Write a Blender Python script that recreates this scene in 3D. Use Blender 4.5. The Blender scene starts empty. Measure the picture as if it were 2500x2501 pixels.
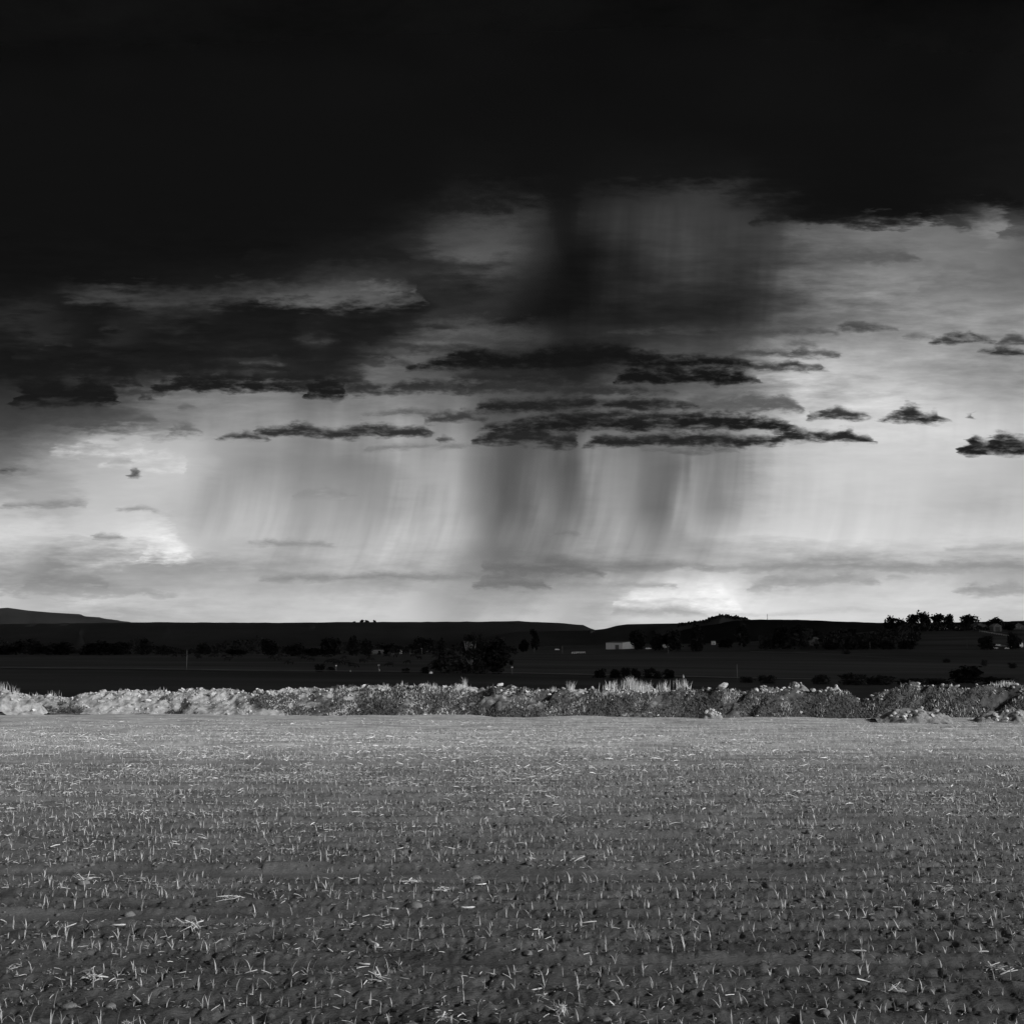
import bpy, bmesh, math, random
import numpy as np
from mathutils import Vector, Matrix

random.seed(7)
RNG = np.random.default_rng(11)
SC = bpy.context.scene
COL = SC.collection

# ------------------------------------------------------------------ camera
F = 3018.0            # focal length in photograph pixels (photo 2500 x 2501)
CAM_H = 2.5
HORIZON = 1545.0
TH = math.atan((HORIZON - 1250.5) / F)
cd = bpy.data.cameras.new('camera')
cd.sensor_width = 36.0
cd.lens = 36.0 * F / 2500.0
cd.clip_start = 0.1
cd.clip_end = 120000.0
cam = bpy.data.objects.new('camera', cd)
COL.objects.link(cam)
cam.location = (0, 0, CAM_H)
cam.rotation_euler = (math.pi / 2 + TH, 0, 0)
SC.camera = cam

# ------------------------------------------------------------------ exposure
SC.view_settings.view_transform = 'Standard'
SC.view_settings.look = 'None'
SC.view_settings.exposure = 0.0
SC.view_settings.gamma = 1.0
SC.cycles.use_denoising = True
SC.cycles.use_adaptive_sampling = True
SC.cycles.adaptive_threshold = 0.015
SC.cycles.adaptive_min_samples = 24
SC.cycles.max_bounces = 4
SC.cycles.diffuse_bounces = 2
SC.cycles.transparent_max_bounces = 8

# ------------------------------------------------------------------ sun
SUN_AZ = math.radians(116)      # clockwise from the viewing direction (+Y)
SUN_EL = math.radians(24)
sd = bpy.data.lights.new('sun', 'SUN')
sd.energy = 5.0
sd.angle = math.radians(0.53)
sd.color = (1, 1, 1)            # a black-and-white photograph
sun = bpy.data.objects.new('sun', sd)
COL.objects.link(sun)
SUN_DIR = Vector((math.sin(SUN_AZ) * math.cos(SUN_EL), math.cos(SUN_AZ) * math.cos(SUN_EL), math.sin(SUN_EL)))
sun.rotation_euler = SUN_DIR.to_track_quat('Z', 'Y').to_euler()

# ------------------------------------------------------------------ helpers: pixels and directions
S0, C0 = math.sin(TH), math.cos(TH)
def zat(py, Y):
    v = (1250.5 - py) / F
    return CAM_H + Y * (S0 + v * C0) / (C0 - v * S0)
def xat(px, Y, z=None):
    c = Y * C0 + ((z if z is not None else 0.0) - CAM_H) * S0
    return (px - 1250.0) / F * c
def py_of(Y, z):
    dz = z - CAM_H
    return 1250.5 - F * (-Y * S0 + dz * C0) / (Y * C0 + dz * S0)
def dir_of(px, py):
    u, v = (px - 1250.0) / F, (1250.5 - py) / F
    y, z = C0 - v * S0, S0 + v * C0
    return math.atan2(u, y), math.atan2(z, math.hypot(u, y))

# ------------------------------------------------------------------ the sky (world)
AZ1 = math.radians(23.2)
VMAX = 32.0
KU = 0.083
def tv(px, py):
    az, el = dir_of(px, py)
    U = az / AZ1
    return (U + 1) / 2, math.degrees(el) * (1 + KU * min(U * U, 1.2)) / VMAX

W = bpy.data.worlds.new('World')
W.use_nodes = True
WT = W.node_tree
WT.nodes.clear()
def _set(nt, sock, v):
    if isinstance(v, bpy.types.NodeSocket):
        nt.links.new(v, sock)
    elif v is not None:
        sock.default_value = v
def M(op, a, b=None, c=None, nt=WT, clamp=False):
    n = nt.nodes.new('ShaderNodeMath'); n.operation = op; n.use_clamp = clamp
    for s, v in zip(n.inputs, (a, b, c)): _set(nt, s, v)
    return n.outputs[0]
def MR(v, a, b, c=0.0, d=1.0, kind='SMOOTHSTEP', nt=WT):
    n = nt.nodes.new('ShaderNodeMapRange'); n.interpolation_type = kind; n.clamp = True
    for s, x in zip(n.inputs, (v, a, b, c, d)): _set(nt, s, x)
    return n.outputs[0]
def MIX(f, a, b, nt=WT):
    n = nt.nodes.new('ShaderNodeMix'); n.data_type = 'FLOAT'
    _set(nt, n.inputs[0], f); _set(nt, n.inputs[2], a); _set(nt, n.inputs[3], b)
    return n.outputs[0]
def CURVE(x, pts, nt=WT):
    n = nt.nodes.new('ShaderNodeFloatCurve')
    _set(nt, n.inputs['Value'], x)
    m = n.mapping; cu = m.curves[0]
    pts = sorted((min(max(p, 0.0), 1.0), min(max(q, 0.0), 1.0)) for p, q in pts)
    out = []
    for p in pts:
        if out and p[0] - out[-1][0] < 1e-4: continue
        out.append(p)
    if out[0][0] > 0: out.insert(0, (0.0, out[0][1]))
    if out[-1][0] < 1: out.append((1.0, out[-1][1]))
    cu.points[0].location = out[0]; cu.points[1].location = out[-1]
    for p in out[1:-1]: cu.points.new(*p)
    for p in cu.points: p.handle_type = 'AUTO_CLAMPED'
    m.extend = 'HORIZONTAL'; m.update()
    return n.outputs[0]
def NOISE(vec, scale, detail, rough=0.5, nt=WT, dim='3D'):
    n = nt.nodes.new('ShaderNodeTexNoise'); n.noise_dimensions = dim
    _set(nt, n.inputs['Vector'], vec)
    n.inputs['Scale'].default_value = scale; n.inputs['Detail'].default_value = detail
    n.inputs['Roughness'].default_value = rough
    return n.outputs['Fac']
def XYZ(a, b, c=0.0, nt=WT):
    n = nt.nodes.new('ShaderNodeCombineXYZ')
    for s, v in zip(n.inputs, (a, b, c)): _set(nt, s, v)
    return n.outputs[0]

def build_sky():
    tc = WT.nodes.new('ShaderNodeTexCoord')
    nrm = WT.nodes.new('ShaderNodeVectorMath'); nrm.operation = 'NORMALIZE'
    WT.links.new(tc.outputs['Generated'], nrm.inputs[0])
    sp = WT.nodes.new('ShaderNodeSeparateXYZ'); WT.links.new(nrm.outputs[0], sp.inputs[0])
    dx, dy, dz = sp.outputs
    az = M('ARCTAN2', dx, dy)
    el = M('MULTIPLY', M('ARCSINE', dz), 180 / math.pi)
    t0 = M('PINGPONG', M('MULTIPLY_ADD', az, 0.5 / AZ1, 0.5), 1.0)     # the pattern goes on, mirrored, beyond the frame
    U = M('MULTIPLY_ADD', t0, 2.0, -1.0)
    v0 = M('MULTIPLY', M('MULTIPLY', el, M('MULTIPLY_ADD', M('MULTIPLY', U, U), KU, 1.0)), 1 / VMAX)
    # t spans 2500 px, v spans about 1650 px: noise in a common scale of "t" with clouds drawn out sideways
    q1 = XYZ(M('MULTIPLY', t0, 1.0), M('MULTIPLY', v0, 1.5))
    n_a = NOISE(q1, 7.0, 3.0, 0.55, dim='2D')
    q2 = XYZ(M('MULTIPLY_ADD', t0, 1.0, 3.7), M('MULTIPLY', v0, 3.4))
    n_b = NOISE(q2, 22.0, 4.0, 0.6, dim='2D')
    q3 = XYZ(M('MULTIPLY_ADD', t0, 1.0, 8.1), M('MULTIPLY_ADD', v0, 2.1, 2.0))
    n_c = NOISE(q3, 60.0, 3.0, 0.6, dim='2D')
    ca, cb, cc = (M('SUBTRACT', n, 0.5) for n in (n_a, n_b, n_c))
    def px_t(px): return tv(px, 900)[0]
    def py_v(py): return tv(1250, py)[1]
    ax = CURVE(t0, [(px_t(p), a) for p, a in ((1230,0),(1330,.8),(1450,1),(1800,.9),(1950,.35),(2040,0))])
    av = CURVE(v0, [(py_v(p), a) for p, a in ((440,0),(520,.8),(700,1),(840,.7),(900,.1),(950,0))])
    bx = CURVE(t0, [(px_t(p), a) for p, a in ((300,0),(560,.6),(900,.8),(1200,1),(1500,1),(1800,.8),(1900,.4),(2200,.3),(2500,.4))])
    bv = CURVE(v0, [(py_v(p), a) for p, a in ((930,0),(980,.6),(1120,1),(1250,1),(1330,.85),(1400,.6),(1470,.35),(1530,.2))])
    amp = M('MAXIMUM', M('MULTIPLY', ax, av), M('MULTIPLY', bx, bv))
    # rain: streaks that bend a little to the left as they fall
    vb = M('MAXIMUM', M('SUBTRACT', tv(1250, 1080)[1], v0), 0.0)
    slant = M('ADD', M('MULTIPLY', M('SUBTRACT', 0.62, v0), 0.05), M('MULTIPLY', M('MULTIPLY', M('MULTIPLY', vb, vb), vb), 3.0))
    ts = M('ADD', t0, slant)
    st1 = NOISE(XYZ(ts, M('MULTIPLY', v0, 0.10)), 26.0, 3.0, 0.6, dim='2D')
    st2 = NOISE(XYZ(M('MULTIPLY_ADD', ts, 1.0, 5.0), M('MULTIPLY', v0, 0.06)), 90.0, 2.0, 0.5, dim='2D')
    st = M('ADD', M('MULTIPLY', M('SUBTRACT', st1, 0.5), 0.85), M('MULTIPLY', M('SUBTRACT', st2, 0.5), 0.16))
    shaft = CURVE(ts, [(px_t(p + 24), a) for p, a in ((700,0),(760,.35),(850,.1),(930,0),(1130,.1),(1230,1),(1300,.8),(1360,.65),(1410,.9),(1480,.25),(1560,.3),(1640,.75),(1700,.25),(1770,.5),(1850,.1),(1950,0))])
    fall = CURVE(v0, [(py_v(p), a) for p, a in ((760,0),(860,.8),(1000,1),(1150,.95),(1300,.75),(1400,.45),(1480,.1),(1520,0))])
    calm = M('MULTIPLY_ADD', amp, -0.93, 1.0)
    # warped coordinates (the falling rain is not warped)
    t = M('MULTIPLY_ADD', M('ADD', M('MULTIPLY', ca, 0.07), M('MULTIPLY', cb, 0.05)), calm, t0)
    t = M('MULTIPLY_ADD', M('MULTIPLY', st, amp), 0.035, t)
    v = M('MULTIPLY_ADD', M('ADD', M('MULTIPLY_ADD', cb, 0.042, M('MULTIPLY', ca, 0.03)), M('MULTIPLY', cc, 0.020)), calm, v0)
    # broad brightness of the storm sky, read row by row from top to horizon
    G = [
     (300, [(0,17),(2000,17),(2350,19),(2500,22)]),
     (430, [(0,17),(1000,17),(1150,20),(1300,18),(1600,22),(1750,22),(1900,18),(2250,17),(2500,22)]),
     (480, [(0,17),(1000,18),(1150,32),(1300,26),(1390,20),(1450,30),(1600,46),(1700,54),(1800,36),(1900,20),(2100,17),(2300,18),(2500,24)]),
     (520, [(0,17),(850,18),(1000,25),(1150,45),(1300,50),(1385,25),(1450,40),(1600,55),(1700,62),(1800,54),(1900,32),(2000,19),(2200,17),(2300,26),(2380,60),(2450,90),(2500,60)]),
     (560, [(0,17),(800,18),(900,21),(1000,34),(1100,62),(1200,70),(1290,56),(1340,40),(1385,27),(1450,40),(1600,58),(1750,62),(1850,60),(1950,88),(2050,112),(2200,122),(2350,118),(2420,140),(2500,108)]),
     (620, [(0,17),(650,18),(800,25),(1000,42),(1100,75),(1200,85),(1255,72),(1305,50),(1350,34),(1400,22),(1500,36),(1600,55),(1700,62),(1800,55),(1880,62),(1960,86),(2060,110),(2200,118),(2300,130),(2400,122),(2500,108)]),
     (680, [(0,18),(300,19),(500,24),(700,32),(800,50),(900,52),(1000,45),(1100,44),(1190,52),(1250,48),(1300,37),(1350,26),(1400,20),(1460,28),(1600,45),(1700,54),(1800,50),(1870,60),(1960,92),(2070,124),(2200,145),(2350,140),(2450,122),(2500,114)]),
     (720, [(0,22),(100,26),(200,55),(300,64),(400,50),(500,54),(600,62),(700,74),(800,80),(900,72),(960,52),(1000,40),(1100,38),(1200,42),(1250,40),(1300,30),(1350,21),(1400,20),(1460,28),(1550,45),(1650,40),(1750,40),(1830,44),(1910,66),(1990,104),(2110,132),(2250,146),(2400,140),(2500,134)]),
     (765, [(0,40),(50,44),(150,26),(300,32),(450,42),(550,26),(700,25),(900,25),(1000,30),(1100,45),(1190,44),(1250,36),(1300,26),(1350,20),(1450,25),(1600,35),(1750,35),(1830,46),(1910,78),(2000,112),(2080,126),(2200,140),(2400,146),(2500,144)]),
     (820, [(0,30),(130,42),(200,28),(280,38),(400,25),(700,25),(780,48),(850,26),(940,28),(990,40),(1050,82),(1120,92),(1200,82),(1260,72),(1330,58),(1400,38),(1500,46),(1650,52),(1800,66),(1890,96),(1990,132),(2200,152),(2350,150),(2500,140)]),
     (880, [(0,24),(200,24),(350,26),(500,32),(600,46),(700,36),(800,32),(870,40),(940,84),(1000,92),(1100,72),(1200,56),(1300,44),(1400,36),(1500,46),(1600,92),(1750,92),(1830,142),(2000,182),(2200,166),(2350,156),(2500,150)]),
     (920, [(0,26),(100,28),(200,44),(280,30),(370,48),(450,42),(600,60),(680,46),(800,40),(890,52),(950,90),(1040,88),(1120,68),(1220,58),(1320,48),(1400,42),(1500,68),(1650,84),(1850,154),(2000,200),(2150,192),(2300,166),(2400,156),(2500,154)]),
     (965, [(0,50),(100,42),(200,46),(300,82),(400,116),(500,126),(600,136),(800,114),(950,122),(1100,112),(1250,102),(1350,78),(1450,96),(1600,112),(1700,122),(1850,166),(2000,206),(2200,210),(2300,196),(2400,176),(2500,166)]),
     (1040,[(0,66),(100,76),(250,86),(350,112),(450,132),(550,150),(700,150),(900,152),(1050,146),(1150,132),(1250,104),(1400,102),(1600,124),(1800,172),(1950,202),(2100,214),(2300,214),(2450,200),(2500,196)]),
     (1080,[(0,90),(80,105),(150,132),(230,182),(330,190),(450,186),(550,166),(650,152),(800,146),(950,152),(1100,160),(1180,150),(1230,118),(1300,104),(1400,112),(1500,132),(1650,132),(1780,142),(1850,172),(2000,206),(2200,212),(2350,214),(2500,206)]),
     (1140,[(0,116),(60,148),(130,172),(250,190),(400,204),(480,190),(560,158),(650,146),(750,150),(850,134),(950,142),(1000,166),(1080,176),(1140,164),(1200,134),(1250,112),(1310,116),(1400,108),(1480,150),(1550,146),(1650,118),(1720,150),(1780,145),(1850,176),(1930,202),(2100,210),(2300,208),(2400,200),(2500,190)]),
     (1240,[(0,186),(100,172),(200,200),(400,196),(450,186),(550,176),(650,178),(800,170),(900,156),(950,152),(1020,180),(1080,188),(1140,178),(1195,146),(1245,118),(1290,118),(1340,140),(1400,122),(1480,165),(1540,156),(1620,126),(1680,165),(1740,152),(1820,184),(1920,206),(2200,208),(2280,196),(2400,186),(2500,196)]),
     (1310,[(0,206),(150,200),(300,214),(400,226),(450,192),(600,178),(800,175),(950,170),(1000,186),(1100,186),(1165,168),(1215,138),(1300,130),(1400,140),(1480,166),(1560,160),(1620,150),(1700,176),(1780,196),(1900,208),(2100,208),(2250,200),(2500,200)]),
     (1350,[(0,190),(100,172),(200,168),(300,190),(400,222),(450,200),(550,176),(700,170),(850,172),(1000,180),(1100,178),(1180,142),(1250,126),(1300,130),(1400,150),(1500,160),(1600,160),(1700,166),(1800,176),(2000,186),(2200,190),(2500,186)]),
     (1385,[(0,166),(100,142),(200,146),(300,156),(400,152),(600,160),(800,170),(1000,172),(1100,166),(1180,142),(1250,124),(1350,124),(1450,136),(1600,146),(1700,180),(1800,174),(1900,164),(2100,162),(2300,170),(2500,152)]),
     (1430,[(0,150),(100,146),(300,150),(450,164),(600,170),(800,166),(950,160),(1050,170),(1150,160),(1250,140),(1350,150),(1450,166),(1520,190),(1600,204),(1700,226),(1780,222),(1860,196),(1950,180),(2100,196),(2300,196),(2400,176),(2500,178)]),
     (1460,[(0,190),(100,176),(250,196),(450,186),(600,186),(800,186),(950,194),(1050,176),(1150,162),(1250,166),(1350,176),(1450,180),(1530,214),(1640,230),(1750,238),(1860,212),(2000,200),(2200,206),(2500,196)]),
     (1510,[(0,180),(200,172),(400,176),(600,186),(800,196),(950,196),(1050,180),(1150,166),(1250,176),(1350,186),(1400,174),(1500,192),(1650,204),(1750,204),(1850,210),(2100,206),(2300,200),(2500,186)]),
    ]
    # mottling inside the cloud belt
    mot = CURVE(v0, [(py_v(p), a) for p, a in ((430,.05),(600,.3),(750,.55),(900,.6),(1000,.3),(1100,.1),(1150,.06),(1300,.08),(1400,.22),(1530,.15))])
    # single clouds: (left, right, base row, top row, brightness, opacity)
    S = [
     (40,285,986,924,24,1),(280,360,942,912,28,.8),(336,376,977,960,48,.9),(375,515,952,914,27,1),(475,755,957,922,26,1),
     (745,850,966,903,25,1),(800,1560,958,934,44,.85),(1030,1810,896,850,20,1),(1510,1845,938,894,20,1),(1825,2012,898,880,56,1),
     (1800,2050,868,848,66,.9),(1900,2005,846,828,88,.8),(1500,2040,816,800,62,.7),(2040,2190,806,788,64,.9),(2190,2300,822,812,90,.8),
     (2285,2430,832,808,52,1),(2436,2520,834,810,62,.9),(2380,2520,866,844,46,1),(1170,1690,1000,972,32,1),(1670,1955,1008,962,84,.9),
     (1200,1922,1050,1003,26,1),(1040,1190,1027,998,52,.9),(525,660,1077,1056,50,1),(630,1045,1062,1029,44,1),(1160,1405,1085,1045,36,1),
     (1440,1895,1085,1054,34,1),(1885,2132,1082,1048,36,1),(1975,2120,1022,992,52,1),(2140,2310,1026,990,40,1),(2360,2382,1014,1000,84,.9),
     (2345,2560,1110,1056,28,1),(427,480,999,986,84,.9),(311,390,1031,1014,80,.8),(405,505,1061,1034,90,.7),(1060,1110,1084,1066,66,.9),
     (310,347,1167,1148,72,1),(-20,66,1156,1143,58,1),(260,330,1137,1124,150,.8),(0,210,1242,1227,130,.9),(285,398,1248,1237,138,.9),
     (220,315,1320,1304,130,.9),(610,812,1329,1311,138,.9),(715,875,1216,1192,136,.6),(650,1190,1416,1397,128,.8),(1340,1425,1302,1286,112,.7),
     (1180,1470,1404,1362,106,.7),(1450,1735,1390,1364,118,.6),(1160,1345,1441,1396,108,.8),(1330,1650,1436,1417,148,.8),
     (1740,2560,1392,1364,140,.75),(1840,2140,1429,1398,150,.8),(2155,2222,1413,1397,158,.7),(2340,2560,1447,1419,146,.8),(2310,2560,1347,1327,164,.8),
     (1500,1720,1504,1478,160,.85),(1700,2150,1498,1488,176,.6),(1970,2236,641,606,84,.9),(2265,2378,560,526,52,.9),(2435,2540,582,510,60,.6),
     (640,1030,748,690,92,.6),(880,1020,712,676,98,.6),(170,720,746,722,62,.6),(335,478,1368,1292,230,.6),(150,330,1110,1074,204,.5),(230,470,1150,1096,208,.5),(1850,2330,546,500,18,.5),(1960,2200,556,528,34,.4),(2330,2500,500,450,18,.8),(1050,1250,520,480,22,.6),(600,1000,640,600,24,.6),(900,1180,660,628,36,.5),(1625,1830,1490,1408,246,.5),(1490,1620,1482,1432,232,.5),
     (110,300,1120,1074,192,.6),(420,500,858,846,52,.6),(590,705,892,878,92,.7),(560,640,934,918,90,.6),
     (760,835,832,812,62,.7),(225,320,815,800,56,.6),(100,185,847,838,68,.7),(20,90,880,860,40,.5),(60,260,1440,1380,138,.6),
     (0,420,1455,1425,148,.6),(440,700,1398,1384,150,.6),(1120,1240,832,812,66,.7),(980,1120,700,668,40,.6),(300,700,906,884,26,.7),(540,900,934,908,27,.7),(0,300,905,880,22,.6),(120,420,966,944,40,.6),(20,200,870,846,24,.7),(400,760,872,850,24,.7),(640,960,815,780,26,.7),(1000,1300,905,880,40,.7),(700,1180,944,926,40,.85),(420,640,934,914,30,.85),(880,1260,1012,996,60,.6),(1280,1750,1022,1006,34,.85),(1560,2010,905,886,48,.7),(1000,1200,860,838,44,.7),(60,330,918,896,26,.7),(620,960,868,850,28,.7),(330,520,838,822,34,.6),(1380,1650,964,948,46,.7),(2050,2260,700,676,112,.5),(2250,2520,720,640,104,.45),(2150,2420,900,882,150,.5),(1560,1800,1100,1090,70,.6),(900,1160,1096,1084,80,.5),(840,1120,802,782,32,.7),(900,1090,848,832,48,.7),(960,1200,830,814,56,.6),(820,1010,886,868,46,.7),(1100,1420,932,912,34,.7),(760,1000,776,756,30,.6),
    ]
    random.seed(5)
    shapes = []
    for (a, b, pb, pt, lum, op) in S:
        if b - a > 110 and lum < 180: a, b = a - .07 * (b - a), b + .07 * (b - a)
        w = b - a; pk = random.uniform(.4, .62); ks = (0, .05, .12, .2, .3, .4, .5, .6, .7, .8, .88, .95, 1) if w > 130 else (0, .1, .3, .5, .7, .9, 1)
        sh = [0 if k in (0, 1) else (1 - abs((k - pk) / (pk if k < pk else 1 - pk)) ** (1.8 if w < 220 else 4.0)) * random.uniform(.65, 1.2) for k in ks]
        shapes.append(((a, b, pb, pt, lum, op), ks, sh))
    TS = 8.0
    tw = M('ADD', M('MULTIPLY_ADD', cb, 0.018, t0), M('MULTIPLY', cc, 0.012))
    vw = M('ADD', M('MULTIPLY_ADD', ca, 0.020, v0), M('ADD', M('MULTIPLY', cb, 0.012), M('MULTIPLY', cc, 0.005)))
    n_d = NOISE(XYZ(t0, M('MULTIPLY', v0, 1.7)), 120.0, 3.0, .6, dim='2D')
    edge = M('ADD', M('MULTIPLY_ADD', cb, 0.024, M('MULTIPLY', M('SUBTRACT', n_d, .5), 0.012)), M('MULTIPLY', cc, 0.022))
    edge2 = M('MULTIPLY', edge, 0.45)
    patch = M('MULTIPLY', MR(n_b, .25, .5, .7, 1.0), MR(n_c, .3, .55, .75, 1.0))
    tone = M('ADD', M('MULTIPLY_ADD', cb, 0.45, 1.0), M('MULTIPLY', cc, 0.35))
    rainmul = M('MULTIPLY_ADD', M('MULTIPLY', M('MULTIPLY', st, amp), MR(n_a, .3, .65, .25, 1.1)), 0.5, 1.0)
    motmul = M('MULTIPLY_ADD', M('MULTIPLY', M('ADD', M('MULTIPLY', ca, .8), M('MULTIPLY', cb, .9)), mot), 1.0, 1.0)
    STR = 0.15
    commons = (t, v, tw, vw, edge, edge2, patch, tone, M('MULTIPLY', M('MULTIPLY', rainmul, motmul), M('MULTIPLY_ADD', M('MULTIPLY', shaft, fall), -0.22, 1.0)))
    def belt(p0, p1):
        """the sky between two rows; every curve that can reach into it takes part"""
        nt = bpy.data.node_groups.new('sky_belt', 'ShaderNodeTree')
        names = ('t', 'v', 'tw', 'vw', 'edge', 'edge2', 'patch', 'tone', 'mul')
        for q in names: nt.interface.new_socket(q, in_out='INPUT', socket_type='NodeSocketFloat')
        nt.interface.new_socket('sky', in_out='OUTPUT', socket_type='NodeSocketShader')
        gi = nt.nodes.new('NodeGroupInput'); go = nt.nodes.new('NodeGroupOutput')
        t, v, tw, vw, edge, edge2, patch, tone, mul = (gi.outputs[q] for q in names)
        M = lambda op, a, b=None, c=None: globals()['M'](op, a, b, c, nt)
        MR = lambda *a: globals()['MR'](*a, nt=nt)
        MIX = lambda *a: globals()['MIX'](*a, nt)
        CURVE = lambda *a: globals()['CURVE'](*a, nt)
        gs = [g for k, g in enumerate(G) if (k + 1 == len(G) or G[k + 1][0] > p0 - 90) and (k == 0 or G[k - 1][0] < p1 + 90)]
        L = None; vp = None
        for py, pts in gs:
            c = CURVE(t, [(tv(px, py)[0], val / 255 * ((1.03 if py > 1290 else 1.0 - .03 * min(1, max(0, (val - 90) / 90))) - (.05 if px > 1960 and py < 850 else 0))) for px, val in pts])
            vk = tv(1250, py)[1]
            if L is None: L = c
            else: L = MIX(MR(v, vk, vp, 1.0, 0.0, 'LINEAR'), L, c)
            vp = vk
        L = M('MULTIPLY', L, mul)
        rows = []
        for q in sorted((q for q in shapes if q[0][2] + 55 > p0 and q[0][3] - 55 < p1), key=lambda q: q[0][0]):
            for r in rows:
                if q[0][0] - r[-1][0][1] > 18 and q[0][5] == r[0][0][5]: r.append(q); break
            else: rows.append([q])
        # the same order of layers in every belt
        rows.sort(key=lambda r: (r[0][0][5], r[0][0][0]))
        for r in rows:
            base, thick, val = [], [], []
            for (a, b, pb, pt, lum, op), ks, sh in r:
                for k, h_ in zip(ks, sh):
                    px = a + (b - a) * k; tt, vbse = tv(px, pb); vt = tv(px, pt)[1]
                    base.append((tt, vbse)); val.append((tt, lum / 255))
                    thick.append((tt, min(1, h_ * (vt - vbse) * TS + (0.012 if k not in (0, 1) else 0))))
                thick.append((tv(a - 9, pb)[0], 0)); thick.append((tv(b + 9, pb)[0], 0))
            T = CURVE(tw, thick); B = CURVE(tw, base); C = CURVE(tw, val)
            T1 = M('MULTIPLY', T, 1 / TS)
            h = M('SUBTRACT', vw, B)
            ek = MR(T1, 0.0, 0.035, 0.3, 1.0)
            sf = MR(T1, 0.0, 0.04, 0.0032, 0.0095, 'LINEAR')
            low = MR(M('ADD', h, M('MULTIPLY', edge2, ek)), M('MULTIPLY', sf, -1.0), sf)
            top = MR(M('SUBTRACT', M('ADD', T1, M('MULTIPLY', edge, ek)), h), M('MULTIPLY', sf, -0.5), M('MULTIPLY', sf, 1.9))
            on = MR(T, 0.002, 0.04)
            d = M('MULTIPLY', M('MULTIPLY', low, top), M('MULTIPLY', on, M('MULTIPLY', patch, r[0][0][5])))
            L = MIX(d, L, M('MULTIPLY', C, tone))
        lin = M('POWER', M('MULTIPLY_ADD', M('MAXIMUM', L, 0.0), 1 / 1.055, .055 / 1.055), 2.4)
        bg = nt.nodes.new('ShaderNodeBackground'); bg.inputs['Strength'].default_value = STR
        nt.links.new(M('MULTIPLY', lin, 1 / STR), bg.inputs['Color'])
        nt.links.new(bg.outputs[0], go.inputs[0])
        gn = WT.nodes.new('ShaderNodeGroup'); gn.node_tree = nt
        for q, src in zip(names, commons): WT.links.new(src, gn.inputs[q])
        return gn.outputs[0]
    def MIXS(f, a, b):
        n = WT.nodes.new('ShaderNodeMixShader'); WT.links.new(f, n.inputs[0]); WT.links.new(a, n.inputs[1]); WT.links.new(b, n.inputs[2]); return n.outputs[0]
    cuts = [690, 870, 1000, 1110, 1270, 1390]
    front = belt(cuts[-1], 1700)
    for k in range(len(cuts) - 1, -1, -1):
        front = MIXS(M('GREATER_THAN', v0, tv(1250, cuts[k])[1]), front, belt(cuts[k - 1] if k else -900, cuts[k]))
    # behind the viewer the sky is open: clear air with broken cloud, where the sun stands
    sk = WT.nodes.new('ShaderNodeTexSky'); sk.sky_type = 'NISHITA'; sk.sun_disc = False
    sk.sun_elevation = SUN_EL; sk.sun_rotation = SUN_AZ
    bw = WT.nodes.new('ShaderNodeRGBToBW'); WT.links.new(sk.outputs[0], bw.inputs[0])
    nb = NOISE(nrm.outputs[0], 3.0, 3.0, .55)
    rear = M('MULTIPLY', bw.outputs[0], MR(nb, .42, .62, 1.2, 2.0))
    f = MR(dy, 0.15, -0.35, 0.0, 1.0)
    bg = WT.nodes.new('ShaderNodeBackground'); bg.inputs['Strength'].default_value = STR
    WT.links.new(rear, bg.inputs['Color'])
    wo = WT.nodes.new('ShaderNodeOutputWorld'); WT.links.new(MIXS(f, front, bg.outputs[0]), wo.inputs[0])
build_sky()
SC.world = W
W.cycles.sampling_method = 'MANUAL'
W.cycles.sample_map_resolution = 512

# ------------------------------------------------------------------ numpy noise
def _hash(ix, iy, seed):
    n = (ix.astype(np.int64) * 374761393 + iy.astype(np.int64) * 668265263 + seed * 1274126177) & 0x7fffffff
    n = ((n ^ (n >> 13)) * 1274126177) & 0x7fffffff
    return ((n ^ (n >> 16)) & 0xffff) / 65535.0
def vnoise(x, y, seed=0):
    x = np.asarray(x, float); y = np.asarray(y, float)
    ix, iy = np.floor(x), np.floor(y)
    fx, fy = x - ix, y - iy
    fx = fx * fx * fx * (fx * (fx * 6 - 15) + 10); fy = fy * fy * fy * (fy * (fy * 6 - 15) + 10)
    a, b = _hash(ix, iy, seed), _hash(ix + 1, iy, seed)
    c, d = _hash(ix, iy + 1, seed), _hash(ix + 1, iy + 1, seed)
    return (a + (b - a) * fx) * (1 - fy) + (c + (d - c) * fx) * fy - 0.5
def fbm(x, y, seed=0, octv=4, gain=.5):
    s = 0; a = 1.0; f = 1.0
    for k in range(octv):
        s = s + a * vnoise(x * f + 17.3 * k, y * f - 9.1 * k, seed + k); a *= gain; f *= 2.03
    return s
def sstep(a, b, x):
    t = np.clip((x - a) / (b - a), 0, 1); return t * t * (3 - 2 * t)

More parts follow.
